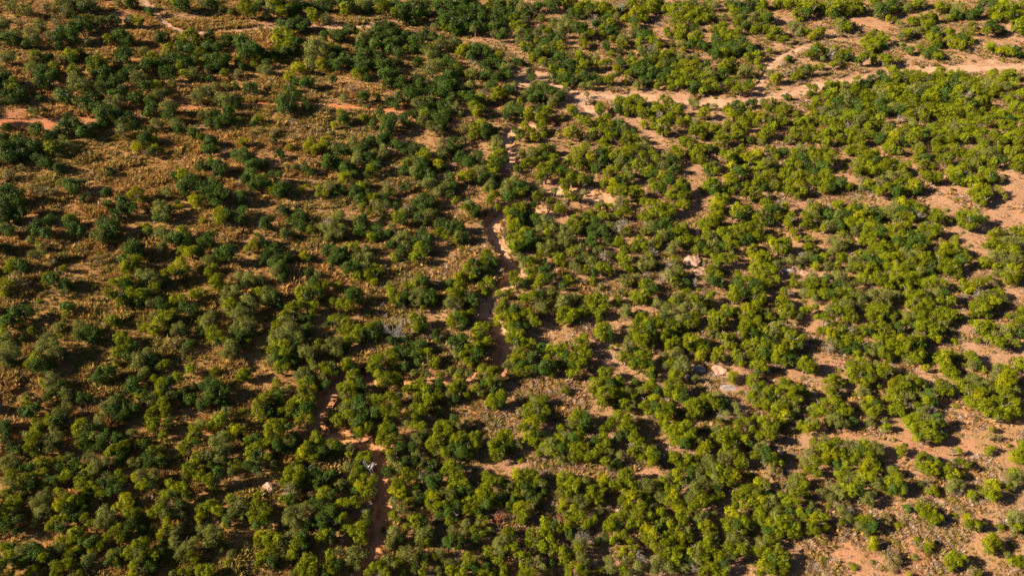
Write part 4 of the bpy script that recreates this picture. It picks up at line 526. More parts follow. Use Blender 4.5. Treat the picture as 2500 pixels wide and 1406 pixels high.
122 64 7y 128 65 7g 118 70 6g 124 72 7y 132 68 5o 120 76 6g 128 78 7g 133 82 6g 125 82 6g 130 86 5g 104 78 5y 148 64 6g 145 66 5g 152 68 6g 155 72 5d 150 74 5o 158 78 5y 156 75 3g 197 70 7g 195 76 6g 35 76 7g 42 72 7g 32 82 7g 40 82 7g 48 78 7g 55 76 7o 45 86 7d 58 82 7g 65 76 6y 62 84 5g 50 88 6g 33 88 5g 68 80 5g 42 92 6y 44 98 6g 40 102 5o 48 104 5o 12 90 7g 18 88 6d 10 98 7g 18 98 7o 15 104 6d 22 95 5g 58 96 3g
72 92 7y 80 90 7g 78 98 7g 70 100 6g 85 95 6g 88 88 6o 95 92 7g 102 95 6o 92 100 7d 85 104 6o 75 108 6g 68 106 6y 78 115 7g 72 118 6g 82 118 6d 80 122 5g 90 108 6o 100 105 7o 108 102 6d 105 110 7d 95 115 6d 112 112 5d 88 114 4o 100 120 8o 108 120 7o 95 126 7g 105 128 8o 88 130 7g 115 125 6d 112 134 7g 92 135 7g 102 136 7g 84 128 5g 118 132 5g 118 92 6g 125 95 7d 120 100 6d 128 100 5d 115 98 5o
5 112 7g 3 120 7d 12 110 6g 20 112 7g 15 118 7g 22 122 7g 18 128 7o 28 120 6g 12 126 6o 30 128 6d 10 132 5g 25 132 5o 50 110 7y 46 114 6g 55 114 6d 52 120 7g 58 118 5g 50 130 6o 65 135 6g 63 128 4o 138 92 6g 145 90 6o 150 88 6o 155 95 7o 148 98 6g 142 98 6g 175 80 7o 180 78 7g 172 86 6o 182 86 7y 188 84 6g 178 92 7y 186 92 7g 170 95 6g 162 92 6o 160 100 6g 168 102 7o 175 100 6g 182 102 7g 190 100 6o 155 106 7y 150 112 7g 158 115 7g 165 112 6g 145 108 6g 165 118 6g 175 110 7g 183 110 6g 178 118 7g 185 118 6g 192 112 7g 190 122 6g 182 124 6g 195 122 5g 175 124 5g 172 120 5g 168 138 4y
@0,1054
28 3 7o 35 4 6g 32 14 8g 28 10 6g 35 20 6g 38 15 5d 48 8 9o 55 6 8o 50 15 8o 58 12 6o 5 5 6d 10 15 6d 15 18 6d 78 4 7g 85 5 7d 80 12 6g 92 5 7o 100 6 7d 88 12 7d 98 14 6d 110 5 6d 118 6 6d 128 5 6o 120 12 6g 112 18 8g 118 22 7d 125 15 6d 108 20 6g 115 28 6d 140 12 6d 135 10 5g 148 18 6g 155 18 7g 150 25 8d 145 30 7d 158 28 7d 135 30 6o 128 30 5o 142 24 5d 160 3 5g 188 5 7g 192 3 6d 180 14 7g 190 12 6d 175 15 4g 173 25 4o
5 28 8o 12 25 6o 8 35 7o 15 30 6o 22 35 6d 30 32 6d 12 42 7g 40 30 7g 48 30 6g 38 38 5g 60 28 7g 68 25 7o 65 35 7g 58 35 6d 72 30 6d 78 32 5d 60 45 6g 65 42 6g 72 38 6d 88 25 7o 95 30 8o 85 35 7g 92 38 7o 88 45 6g 80 42 6g 100 35 6d 104 28 6o 28 44 7g 22 48 7g 32 50 7d 15 50 6o 25 56 6d 42 40 6g 48 45 6d 45 50 6g 55 45 6d 5 48 6o 5 60 6g 12 58 6d 190 28 8g 197 24 7o 185 36 8g 192 38 7y 197 44 6g 182 42 5o 138 40 7o 145 44 8o 152 42 7o 140 50 7g 150 52 6d 132 44 5y 105 45 8o 112 48 7d 118 45 6g 108 55 7d 115 55 7d 98 50 6d 80 50 7g 88 52 6g 82 58 7g 90 60 6d 95 58 6g 102 62 6g 78 45 5g 115 40 4g
58 58 6g 42 62 8o 48 65 6d 35 70 7o 40 75 7o 38 82 6o 48 78 6o 35 88 5o 62 65 8g 70 68 8g 58 72 7y 68 76 8d 78 70 7g 82 76 6d 65 82 7g 75 82 6d 55 85 5g 62 90 6o 50 92 6g 58 95 6d 8 72 8g 15 66 7g 5 80 7g 12 78 6o 18 72 6o 8 90 7d 18 85 6d 15 95 5d 3 92 5d 122 65 8y 125 72 7y 118 72 6y 130 68 5d 115 76 5g 100 80 9o 108 82 7o 95 88 7o 105 90 6o 88 90 5g 83 84 6g 125 80 7g 132 80 7g 128 88 7d 135 88 6d 115 85 5o 138 95 5d 125 95 5d 113 96 7g 118 102 7g 108 100 6g 122 98 5d
165 50 6g 172 55 7y 178 52 6g 180 60 7g 170 62 7d 162 60 6g 175 70 7d 158 68 7o 165 72 6o 155 75 7g 148 78 6g 160 80 6o 170 78 6o 182 70 5g 185 62 5d 177 82 5o 196 75 6g 162 92 7y 158 98 7y 165 88 5y 170 98 7o 175 95 6o 150 92 4o 168 105 6o 160 106 5d 195 82 6y 197 95 6o 178 112 8o 185 112 7o 175 118 6o 185 120 6g 190 106 5o 172 110 5o
28 110 8o 35 112 7d 22 115 7o 30 120 7d 38 118 6d 5 112 7g 10 118 7g 5 125 6g 15 125 6d 12 112 5d 42 122 6g 45 128 4g 33 135 6g 28 138 5y 22 128 6d 75 100 8g 70 108 7g 80 106 6d 72 98 5g 62 105 5y 55 112 7o 62 115 7o 50 118 6o 75 115 7g 68 120 7g 85 108 6d 92 105 6d 98 110 5g 90 115 5g 58 132 8g 65 130 7g 55 138 7g 72 138 7o 80 130 6d 85 126 7o 78 138 6g 90 122 6o 112 120 8g 108 118 6o 115 128 6o 120 116 6d 108 125 5d 135 110 8g 140 108 6g 128 118 7g 135 118 7o 145 118 7g 125 115 6g 138 126 8o 145 128 6d 130 130 6g 130 138 7y 142 136 6o 152 120 6g 158 118 6d 150 132 6d 185 135 7g 195 135 6g 168 138 5o 190 124 5g 8 138 6y
@500,1054
10 10 8o 18 6 8o 25 5 7g 15 18 7o 22 15 6o 5 22 7o 12 25 7o 18 28 6o 8 32 6d 15 38 6d 30 32 6g 27 38 5o 35 5 6d 42 8 7g 50 6 7d 45 18 8g 52 15 7g 48 22 6d 55 22 6d 60 10 7g 68 8 7g 62 3 6y 75 5 7g 70 15 6d 80 8 7o 86 5 6d 85 12 5d 78 18 5d 45 27 7g 52 28 7d 42 32 6d 50 36 5d 62 24 5g 68 32 4o 55 42 4o 68 40 5o
108 4 7g 113 10 7g 105 10 5g 95 20 8y 92 26 6g 100 14 6g 105 18 5d 110 20 7g 115 18 6d 107 25 6g 125 12 7g 130 14 6d 125 18 5d 142 14 6o 142 21 5g 152 2 6g 148 3 5d 172 5 7g 180 4 8g 188 8 7o 178 12 7g 190 15 6d 185 18 6g 170 10 5y 182 22 6g 195 12 5o 182 30 7o 188 35 7o 180 38 6d 195 28 5d 152 26 7g 158 25 6g 150 32 6g 155 35 7d 148 38 6g 140 34 6o 145 45 6g 155 45 6g 162 45 6g 152 52 6y 160 55 7g 165 60 6o 148 58 6d 158 62 6g 135 50 6o 135 56 4d
85 35 7g 92 38 7g 82 42 7g 78 48 7g 90 45 8g 98 42 7o 105 38 7d 110 42 7d 85 52 6o 95 50 7o 102 48 6g 118 45 6d 112 50 6d 125 40 5d 82 58 8o 78 65 8g 85 66 7d 90 60 6o 102 60 5w 118 58 8g 115 64 7g 122 62 6d 105 68 5d 5 46 7g 12 42 6o 5 52 5g 13 55 5o 42 46 4w 8 70 7g 4 72 7g 12 76 6g 25 65 5g 30 68 8o 38 70 7o 28 78 7o 35 80 6o 22 85 6d 20 90 5g 52 70 8g 58 78 8g 48 80 7g 55 85 7g 50 90 6d 60 88 5d 45 85 5g 52 62 4g
5 95 8o 3 105 7o 12 98 7o 14 108 5d 18 110 5d 27 118 5o 22 128 4g 5 134 7g 3 138 7g 85 78 8o 92 76 7o 80 85 7o 88 88 7o 98 72 6o 105 75 6o 95 82 6o 78 92 5d 112 72 7d 120 74 7d 115 82 7d 125 80 7d 105 88 6d 115 90 6d 130 84 5d 135 82 5g 100 92 6d 138 70 7g 145 68 6g 132 68 6g 150 70 5g 158 80 6o 155 88 7g 160 88 5d 150 92 7g 145 95 6g 152 98 7g 155 104 6g 148 104 5g 138 92 6g 136 98 6g 135 104 5o 118 98 7g 115 105 7g 122 104 6o 125 98 5d
55 100 7y 60 105 7g 52 108 7g 65 102 7g 72 104 7g 68 112 8g 60 118 8g 55 122 7g 65 125 7d 52 128 6g 75 115 7o 85 102 8o 80 108 7o 90 108 8g 95 102 6d 85 118 7g 92 118 6o 80 122 5o 98 112 5d 85 138 5o 100 124 8g 95 130 7g 105 132 7g 98 138 7g 108 125 5g 122 122 7g 120 130 7g 125 136 6g 130 115 6o 118 138 5d 130 128 6d 145 118 9o 150 125 7o 142 125 6o 155 118 6o 148 132 5d 188 50 8g 195 48 7g 185 58 7y 192 60 7y 197 68 6y 185 68 6o 192 76 7o 185 80 6g 197 40 6g 190 85 5g 197 92 4g 185 98 8o 182 105 7o 190 105 5d 180 112 6o 195 118 8o 190 125 6g 165 132 7g 172 128 6g 178 125 7o 160 137 5g 185 130 4o 175 136 6g 195 137 5g
@1000,1054
5 5 7o 10 10 6o 3 14 6d 15 3 6d 25 8 9g 20 14 7g 30 6 7g 38 5 7g 45 6 7g 52 5 7g 62 5 6g 65 12 7g 58 14 7g 48 12 6d 42 15 6d 28 18 7o 35 20 6g 58 22 6g 50 20 6d 68 5 5d 8 22 6o 5 28 6d 12 30 6o 24 30 6d 20 34 5d 40 32 8g 35 38 6g 48 35 6d 90 3 7g 98 4 6g 85 10 7g 80 12 5g 85 20 8g 92 18 6d 95 10 6g 100 12 6d 105 12 5o 118 5 8g 125 4 6d 122 10 6g
138 10 7o 145 6 7g 150 8 6g 135 18 7o 142 20 7g 148 16 6d 132 14 6g 148 26 6o 125 20 5g 158 4 7d 165 5 7g 160 15 7g 168 12 6g 172 15 7y 165 22 7g 160 25 6g 175 25 7g 180 10 7d 188 5 7g 185 15 6d 182 22 6g 192 12 7g 195 20 6o 190 28 6d 195 32 5d 12 45 8o 20 46 7d 28 46 7d 5 42 6g 8 52 6d 22 52 7d 42 42 7g 50 42 6g 45 50 7g 52 50 7g 40 55 6g 50 57 6d 58 55 5d 5 60 6o 18 60 7g 25 62 7y 32 60 7o 38 62 7o 20 70 7g 28 72 7g 35 70 6g 42 65 6g 45 72 6d 30 78 6d 40 78 7d 3 66 6o 13 65 5d
75 45 6g 80 48 7g 88 48 7g 75 52 5g 92 50 5d 73 40 5g 105 40 7y 112 42 8g 120 42 7g 125 46 6g 108 50 7g 115 52 7d 122 54 6g 130 50 6o 132 58 5d 98 52 6o 95 58 6o 105 60 6g 112 58 6o 118 62 6d 125 65 6o 100 66 5d 72 62 7g 68 58 5y 65 65 6g 80 64 7g 85 68 7g 75 70 6d 88 62 6o 58 68 6g 55 75 6g 62 75 6g 68 78 6d 108 72 7y 112 80 7g 115 70 5g 105 78 6g 112 86 6g 98 75 5d 97 70 4g 124 67 5o 126 72 5d
150 42 8g 158 45 7g 148 50 6g 155 52 7g 162 55 6g 165 48 5g 148 58 6g 155 60 6g 172 50 6o 178 55 6g 180 60 7g 175 65 6d 185 65 6d 188 58 5d 186 48 6y 192 46 5y 198 50 5g 158 68 6o 165 66 7o 172 66 7o 150 70 6y 160 75 6g 155 80 6g 148 75 5g 170 74 5o 178 80 6o 185 78 6o 168 82 7g 162 86 7g 175 88 6g 155 90 6g 170 92 6o 180 86 5g 156 98 6d 5 85 7g 8 92 7g 15 86 5d 12 98 8o 18 95 6o 10 105 6o 18 106 6g 22 100 5d 38 86 6g 45 85 5d 28 84 5d 42 95 6o 55 90 6o 52 98 6o 42 105 8d 38 110 6d 50 106 6d 48 112 5d 62 95 6g 68 90 6o 65 102 7d 72 100 6g 75 84 6g 70 83 5g 78 96 5o
132 88 7g 135 95 7g 130 98 6d 140 92 7d 145 94 5d 95 98 7g 100 96 5g 92 105 8o 85 108 7o 98 105 7d 88 115 7o 95 112 6g 102 112 6g 78 115 6g 80 122 5g 120 98 5g 118 106 6g 125 108 6o 115 108 5g 122 115 6o 138 105 7g 130 110 6g 142 112 6g 138 118 5o 168 102 8o 165 108 7o 175 105 6o 155 104 4o
30 118 6o 30 123 5o 8 118 7o 5 124 6o 14 122 5d 22 123 5g 15 130 6g 5 132 5d 12 136 5g 58 123 7g 65 124 6g 55 130 7g 48 128 6o 40 134 7g 45 137 7g 38 127 5o 62 132 6d 72 123 6o 75 130 6d 52 137 6g 70 137 6g 27 134 5o 88 126 6g 92 130 5g 90 138 5g 80 138 5g 110 120 7g 115 122 6g 110 130 6g 118 130 6o 125 124 6o 120 138 7g 112 138 7g 130 132 6o 135 136 5g 138 128 5d 155 120 7g 152 126 7g 158 130 6y 150 116 6g 155 137 6g 165 115 7g 172 112 6o 168 122 7o 172 128 6o 165 132 6d 170 138 6g 195 92 7g 190 102 6d 197 105 6g 185 106 5d 197 88 5g 195 125 6o 197 133 6o 187 136 5g
@1500,1054
5 3 6d 12 4 6d 18 5 6g 25 12 8g 20 18 7g 30 18 7g 35 20 7d 28 25 6g 38 28 6g 40 22 5d 16 12 5o 35 31 5y 5 22 5o 3 28 5d 58 4 7g 65 5 8d 72 4 7d 60 10 7g 68 12 6d 78 10 6d 75 3 6g 83 8 5o 92 8 5w 102 3 7g 108 8 7g 115 6 7g 122 5 6g 112 12 6g 128 8 6d 118 12 5d 132 12 5d 145 3 6g 150 4 6d 155 4 6d 140 5 5d 90 15 8y 85 20 6y 82 26 6g 110 15 8g 105 20 6g 112 22 6o 118 20 5g 125 25 7g 120 30 6g 128 30 5d 140 15 7o 148 18 7d 145 12 5o 140 22 7g 148 26 7d 155 22 6g 160 22 6o 155 30 6g 162 30 5d 152 35 7w 158 38 6w 150 42 5w 162 42 4w
62 25 7g 58 28 6g 68 28 6d 65 35 7g 60 40 7g 72 24 6g 75 25 6g 78 32 6g 72 38 6d 92 28 7o 95 34 6o 88 35 7o 82 38 6o 85 45 7o 92 42 6g 98 40 5o 105 28 7o 110 32 6o 102 36 6g 112 40 7g 118 42 7y 115 48 6g 105 46 6g 98 46 6o 102 52 5o 130 40 4g 8 42 8g 12 48 7g 5 52 7g 15 40 6g 18 52 6d 10 58 5g 25 52 7o 32 48 6o 35 55 6o 28 60 7g 32 65 6d 42 50 6g 48 48 6g 55 45 7o 62 46 6y 68 48 6o 60 55 6g 52 55 6g 42 58 6o 45 65 6o 50 62 6d
72 55 8o 80 52 7o 78 60 8o 85 58 6o 72 65 7o 85 65 7g 92 55 6g 98 55 6d 102 60 6d 95 65 5d 80 70 7d 88 70 6d 15 65 8y 22 62 7y 8 65 6g 18 72 7g 28 72 6g 10 78 7g 5 82 6g 58 62 7y 62 66 6g 55 68 6g 60 72 6g 65 76 7y 70 80 6g 62 82 6g 68 88 6g 75 76 6d 38 75 7o 45 78 6d 42 85 7g 50 85 7g 55 90 6g 45 92 6d 35 82 5d 25 82 7g 22 88 6g 28 92 7y 18 80 5g 15 90 6d 5 92 6d 10 100 6d 3 102 6d 15 105 4g
97 80 4o 82 85 7o 88 82 6o 85 92 6g 92 90 6y 95 95 6g 88 98 5g 140 50 6y 148 52 7g 132 55 6g 125 58 7g 120 62 6g 130 64 7g 138 60 6g 135 70 7g 142 66 7y 148 62 6d 125 72 6g 118 70 5g 155 66 7o 162 62 6g 150 72 6o 158 74 6o 168 52 7w 175 48 7o 180 45 7g 175 58 7g 182 58 7g 170 66 7g 178 68 6g 172 74 6o 185 52 6d 188 62 5d 192 72 5o 190 78 5d 182 78 6g 186 82 5g
115 78 7y 120 82 7g 112 86 6g 110 92 6d 120 92 7d 128 88 6g 130 94 6o 125 97 5d 135 86 6d 118 97 5d 142 80 7g 150 82 6d 158 82 6o 145 90 7g 152 90 7g 160 88 7g 168 84 6d 172 78 6d 165 92 7g 172 92 7d 178 92 6g 155 98 6g 162 100 6g 172 100 6g 178 98 5g 148 96 6d 162 76 6g 136 99 3g 193 85 7y 192 92 7g 197 97 6g 190 98 4y 198 80 5o 195 10 7g 190 20 6o 195 28 7g 188 35 7g 195 38 7g 198 20 5g 185 28 5o
62 94 6g 70 95 7o 65 102 6y 72 102 6g 60 100 5g 38 98 7y 35 105 7g 45 102 6g 52 100 6g 58 104 6g 50 108 6g 40 110 6g 58 110 5o 30 102 6g 92 102 6g 98 100 5o 90 108 6g 98 108 6o 85 112 7g 92 115 7g 98 118 6g 100 124 6g 88 122 6g 82 118 5o 115 104 8o 120 106 6o 112 112 6g 122 112 6d 128 110 6o 118 118 7g 112 122 6o 125 116 5g 8 115 7y 15 118 7y 22 115 6g 12 124 6o 5 122 5o 25 122 8o 30 126 6o 22 130 6o 28 132 6o 10 134 6g 15 138 5o 45 118 7g 52 116 6g 58 115 6g 60 122 7g 50 122 6g 42 125 6o 48 130 7o 55 132 6o 40 135 6o 62 130 6g 68 133 7o 65 112 6g 75 118 6g 80 124 6o 78 132 6o 72 125 5d 90 128 6g 95 132 6g 88 135 6g 105 120 6g 108 128 6d 108 137 6y 100 137 6g 110 133 5o
145 108 8o 152 105 7g 158 110 6o 142 116 7y 150 118 7d 138 115 6g 160 118 7g 155 124 7d 148 126 6g 165 122 6g 145 130 7y 152 132 6g 160 128 6g 168 130 6d 155 137 6g 165 136 6g
@2000,1054
5 8 7o 12 12 6d 5 16 7g 18 10 6d 12 20 7y 10 26 6y 20 18 7g 15 28 6d 5 28 5g 22 24 6d 28 14 7o 35 15 7o 30 20 6o 38 22 6d 33 28 5d 44 10 6g 52 14 7o 48 18 7g 58 16 6o 62 20 6o 42 18 6d 55 24 6o 50 22 6g 27 32 6g 25 38 6g 18 33 5d 50 30 8y 45 36 7y 55 36 6g 60 32 5d 42 42 7y 50 44 6g 38 30 5d 20 42 6g 22 48 6d 28 45 5o 8 52 6w 5 58 6o 15 55 6o 12 62 6o 20 60 6o 33 42 6o 38 48 6g 32 56 7g 40 55 6d 25 55 5g 55 47 7o 58 52 6o 62 48 5o 48 62 7o 45 66 6o 52 68 5o 54 60 4o 70 36 6o 75 40 5g 68 48 6d 75 50 7g 78 46 6g 82 52 6d 72 55 6d 82 58 5g 65 55 5d
98 5 6d 105 4 7g 112 4 7d 120 3 6d 95 6 4y 82 17 6y 80 20 4g 103 24 6g 98 26 5g 108 26 6d 100 32 6g 108 34 7y 112 38 6y 104 38 6g 98 36 4w 115 32 5d 125 36 6g 132 40 6y 138 42 5y 128 44 5g 122 40 4d 132 50 6o 138 52 5o 134 57 5o 128 56 4o 136 18 4g 133 20 3w 167 17 5y 165 20 4g 138 30 5g 145 32 4g 133 28 3d 168 3 5w 175 5 4w 105 50 6w 100 50 4o 112 56 5y 108 58 4g 114 60 4g 25 68 6w 28 76 7o 22 76 6o 30 84 6o 18 72 5w 10 72 4g 22 88 5g 3 82 5g 5 92 6y 3 96 5y 42 86 6g 48 84 6g 40 92 6o 48 92 6d 55 90 5d 45 97 5o 63 82 5w 68 85 5w 65 90 4w
102 68 6w 98 74 6g 105 74 7y 102 80 6g 108 80 6g 112 84 6g 118 84 6g 114 88 5g 87 74 5d 90 70 4w 168 50 6y 165 56 5y 172 56 6y 168 62 7g 174 62 5d 162 60 4g 150 61 5g 146 62 3g 132 66 2y 195 20 7g 190 24 6y 197 26 6g 198 12 6g 190 40 6g 185 44 6o 195 42 6o 190 50 5o 185 52 4g 180 46 5o 188 56 3y 140 78 5w 145 84 6y 150 90 6g 155 92 5g 146 90 5g 160 90 4g 190 82 7o 195 85 6o 188 88 6o 195 92 5g 176 92 4g
53 106 6y 52 112 5y 55 110 4g 106 110 6y 108 114 5g 104 112 4g 168 104 7y 165 110 6y 172 106 6g 168 114 6g 175 112 6o 162 108 4w 132 120 7g 128 124 5g 135 126 6g 142 122 5g 125 128 5y 130 132 5g 188 124 6g 195 126 6g 185 121 4o 68 120 8w 75 124 6w 72 130 6w 65 126 5w 150 135 6w 155 138 5g 88 139 3y 190 95 4o
"""
L = []
for line in CROWNS.strip().splitlines():
    if line[0] == '@': ox, oy = map(int, line[1:].split(',')); continue
    t = line.split()
    for i in range(0, len(t), 3): L.append((ox + 2.5*int(t[i]), oy + 2.5*int(t[i+1]), 2.5*int(t[i+2][:-1]), t[i+2][-1]))
lx = np.array([l[0] for l in L]); ly = np.array([l[1] for l in L]); lr = np.array([l[2] for l in L]); lc = [('g' if l[3] == 'd' and rng.random() < .6*float(sstep(1150, 1700, l[0])) else 'x' if l[3] in 'ow' and l[0] > 700 and rng.random() < .07 else l[3]) for l in L]  # dark clumps partly stand for shaded green leaves, fewer kept towards the right
lx = lx + rng.normal(0, 1.5, len(L)); ly = ly + rng.normal(0, 1.5, len(L))
gx0, gy0, gd, _ = hit(lx, ly, 1.0); ppm = F/gd; lrm = lr/ppm                 # metres
# neighbouring clumps make one plant, up to about a crown's width
order = np.argsort(-lrm); plant = -np.ones(len(L), int); plants = []
cell = {}
for i in range(len(L)): cell.setdefault((int(lx[i]//60), int(ly[i]//60)), []).append(i)
for i in order:
    if plant[i] >= 0: continue
    pid = len(plants); members = [i]; plant[i] = pid; lim = max(1.45, lrm[i]*1.25)*ppm[i]
    cx, cy = int(lx[i]//60), int(ly[i]//60); cand = []
    for a in range(-2, 3):
        for b in range(-2, 3): cand += cell.get((cx+a, cy+b), [])
    cand = sorted((j for j in cand if plant[j] < 0), key=lambda j: math.hypot(lx[j]-lx[i], (ly[j]-ly[i])*1.15))
    for j in cand:
        if len(members) >= 6: break
        d = math.hypot(lx[j]-lx[i], (ly[j]-ly[i])*1.15)
        same = lc[j] == lc[i] or {lc[i], lc[j]} in ({'g', 'd'}, {'g', 'y'})
        if d + lr[j]*.6 < lim*(1.12 if same else .75) and min(math.hypot(lx[j]-lx[m], ly[j]-ly[m])/(lr[j]+lr[m]) for m in members) < (.95 if same else .7):
            plant[j] = pid; members.append(j)
    plants.append(members)
class Plant: pass
PL = []
for mem in plants:
    p = Plant(); m = np.array(mem); w = lr[m]**2
    p.cx, p.cy = np.average(lx[m], weights=w), np.average(ly[m], weights=w); p.ppm = ppm[m[0]]
    p.x0, p.x1 = (lx[m]-lr[m]).min(), (lx[m]+lr[m]).max(); p.y0, p.y1 = (ly[m]-lr[m]).min(), (ly[m]+lr[m]).max()
    p.area = (lr[m]**2).sum(); p.R = .5*max(p.x1-p.x0, .85*(p.y1-p.y0))/p.ppm
    cnt = {}
    for j in mem: cnt[lc[j]] = cnt.get(lc[j], 0) + lr[j]**2
    p.code = max(cnt, key=cnt.get)
    p.H = (1.36 if p.code != 'w' else .9)*p.R*rng.uniform(.85, 1.15) + .35       # about the height of the crown's middle to top
    el = math.atan2(SP*F - (IH/2 - p.cy)*CP, CP*F + (IH/2 - p.cy)*SP)
    p.lobes = []; p.nmain = len(mem)
    for j in mem:
        rho = lrm[j]; dy = (p.cy - ly[j])/p.ppm
        zc = .62*p.H + .55*dy*math.cos(el) + rng.uniform(-.08, .08)*p.H
        zc = float(np.clip(zc, .75*rho, 2.1*p.R + .4))
        x, y, d, h = hit(lx[j], ly[j], zc, 6); h = float(h)
        p.lobes.append((float(x), float(y), zc + h, rho*float(d)/gd[j], lc[j]))
    for (x, y, z, rr, cc) in list(p.lobes):
        for _ in range(rng.choice(3, p=[.45, .35, .2])):
            an = rng.uniform(0, 6.283); q = rr*rng.uniform(.30, .52)
            p.lobes.append((x + math.cos(an)*rr*rng.uniform(.7, 1.05), y + math.sin(an)*rr*rng.uniform(.7, 1.05), max(z + rr*rng.uniform(-.55, .45), float(base_h(x, y)) + .7*q), q, cc))
    A = np.array([q[:3] for q in p.lobes]); r3 = np.array([q[3] for q in p.lobes])
    p.bx, p.by = np.average(A[:, 0], weights=r3), np.average(A[:, 1], weights=r3); p.bz = float(terrain(p.bx, p.by)); p.top = float((A[:, 2] + r3).max() - p.bz)
    PL.append(p)
# two kinds: trees (tall crowns) and shrubs
for p in PL: p.kind = 'tree' if (p.top > 2.45 and p.code not in 'wx') else 'shrub'
inframe = [p for p in PL]
trees = sorted((p for p in inframe if p.kind == 'tree'), key=lambda p: -p.area); shrubs = sorted((p for p in inframe if p.kind == 'shrub'), key=lambda p: -p.area)
NIND = 300
singles = trees[:NIND] + shrubs[:NIND]; rest = trees[NIND:] + shrubs[NIND:]
print('plants', len(PL), 'trees', len(trees), 'shrubs', len(shrubs), 'clumps', len(L))

# ------------------------------------------------------------------ landmarks used in the labels
LANDMARKS = [('bleached white dead tree', 915, 1130), ('leafless grey fan-shaped tree', 968, 800), ('rusty brown shrub', 1222, 1265), ('pink rock mound', 1695, 645), ('grey rock slab', 1930, 665), ('grey rock ledge', 1785, 940), ('brown earth hump', 655, 1192), ('bare grey twigs beside the gully', 897, 1243), ('orange clearing', 2275, 1085)]
used_lab = set()
TONE = {'d': 'dark green', 'g': 'fresh green', 'y': 'bright yellow-green', 'o': 'grey-olive', 'w': 'dry khaki', 'x': 'greyish half-bare'}
def shape_word(p):
    n = p.nmain
    if n == 1: return 'rounded'
    if (p.x1-p.x0) > 1.35*(p.y1-p.y0): return 'spreading'
    if (p.y1-p.y0) > 1.25*(p.x1-p.x0): return 'upright'
    return 'lumpy' if n < 4 else 'bushy'
lm_taken = {}
for k, (nm, X, Y) in enumerate(LANDMARKS):
    for dirn, f in (('left of', lambda p: (X-p.cx, abs(p.cy-Y))), ('right of', lambda p: (p.cx-X, abs(p.cy-Y))), ('above', lambda p: (Y-p.cy, abs(p.cx-X))), ('below', lambda p: (p.cy-Y, abs(p.cx-X)))):
        for kind in ('tree', 'shrub'):
            c = [(f(p)[0], p) for p in singles if p.kind == kind and 12 < f(p)[0] < 130 and f(p)[1] < .7*f(p)[0] and id(p) not in lm_taken]
            if c:
                p = min(c, key=lambda q: q[0])[1]; lm_taken[id(p)] = f'{dirn} the {nm}'
ONES = 'zero one two three four five six seven eight nine ten eleven twelve thirteen fourteen fifteen sixteen seventeen eighteen nineteen'.split()
TENS = 'x x twenty thirty forty fifty sixty seventy eighty ninety'.split()
def words(v):
    v = int(min(max(round(v), 0), 99))
    return ONES[v] if v < 20 else TENS[v//10] + ('-' + ONES[v % 10] if v % 10 else '')
def label_for(p):
    base = f'{TONE[p.code]} {shape_word(p)} {p.kind}'
    if id(p) in lm_taken:
        s = f'{base}, nearest {p.kind} {lm_taken[id(p)]}'
        if len(s.split()) <= 16 and s not in used_lab: used_lab.add(s); return s
    X, Y = min(max(p.cx/25, 0), 100), min(max(p.cy/14.06, 0), 100)
    for dx, dy in ((0, 0), (1, 0), (0, 1), (-1, 0), (0, -1), (1, 1)):
        s = f'{base}, {words(X + dx)} percent across and {words(Y + dy)} percent down the photo'
        if s not in used_lab: used_lab.add(s); return s
    return s

# ------------------------------------------------------------------ the 300 largest trees and 300 largest shrubs, one by one
def dup_mesh(name, me, parent):
    o = bpy.data.objects.new(name, me); C.objects.link(o); o.parent = parent; return o
def zscale(): return rng.uniform(.95, 1.25)
for p in singles:
    root = empty(p.kind, (p.bx, p.by, p.bz))
    tag(root, label_for(p), p.kind, 'trees scattered over the savanna' if p.kind == 'tree' else 'shrubs scattered over the savanna')
    t = dup_mesh('trunk', TRUNKS[rng.integers(4)], root); hh = max(.5, .8*p.top); t.scale = (hh*.75, hh*.75, hh); t.rotation_euler = (0, 0, rng.uniform(0, 6.28))
    for x, y, z, rho, code in p.lobes:
        c = dup_mesh('crown', CLUMPS[code][rng.integers(6)], root); c.location = (x-p.bx, y-p.by, z-p.bz)
        c.rotation_euler = (rng.uniform(-.4, .4), rng.uniform(-.4, .4), rng.uniform(0, 6.28)); c.scale = (rho*.90*rng.uniform(.82, 1.2), rho*.90*rng.uniform(.82, 1.2), rho*zscale())

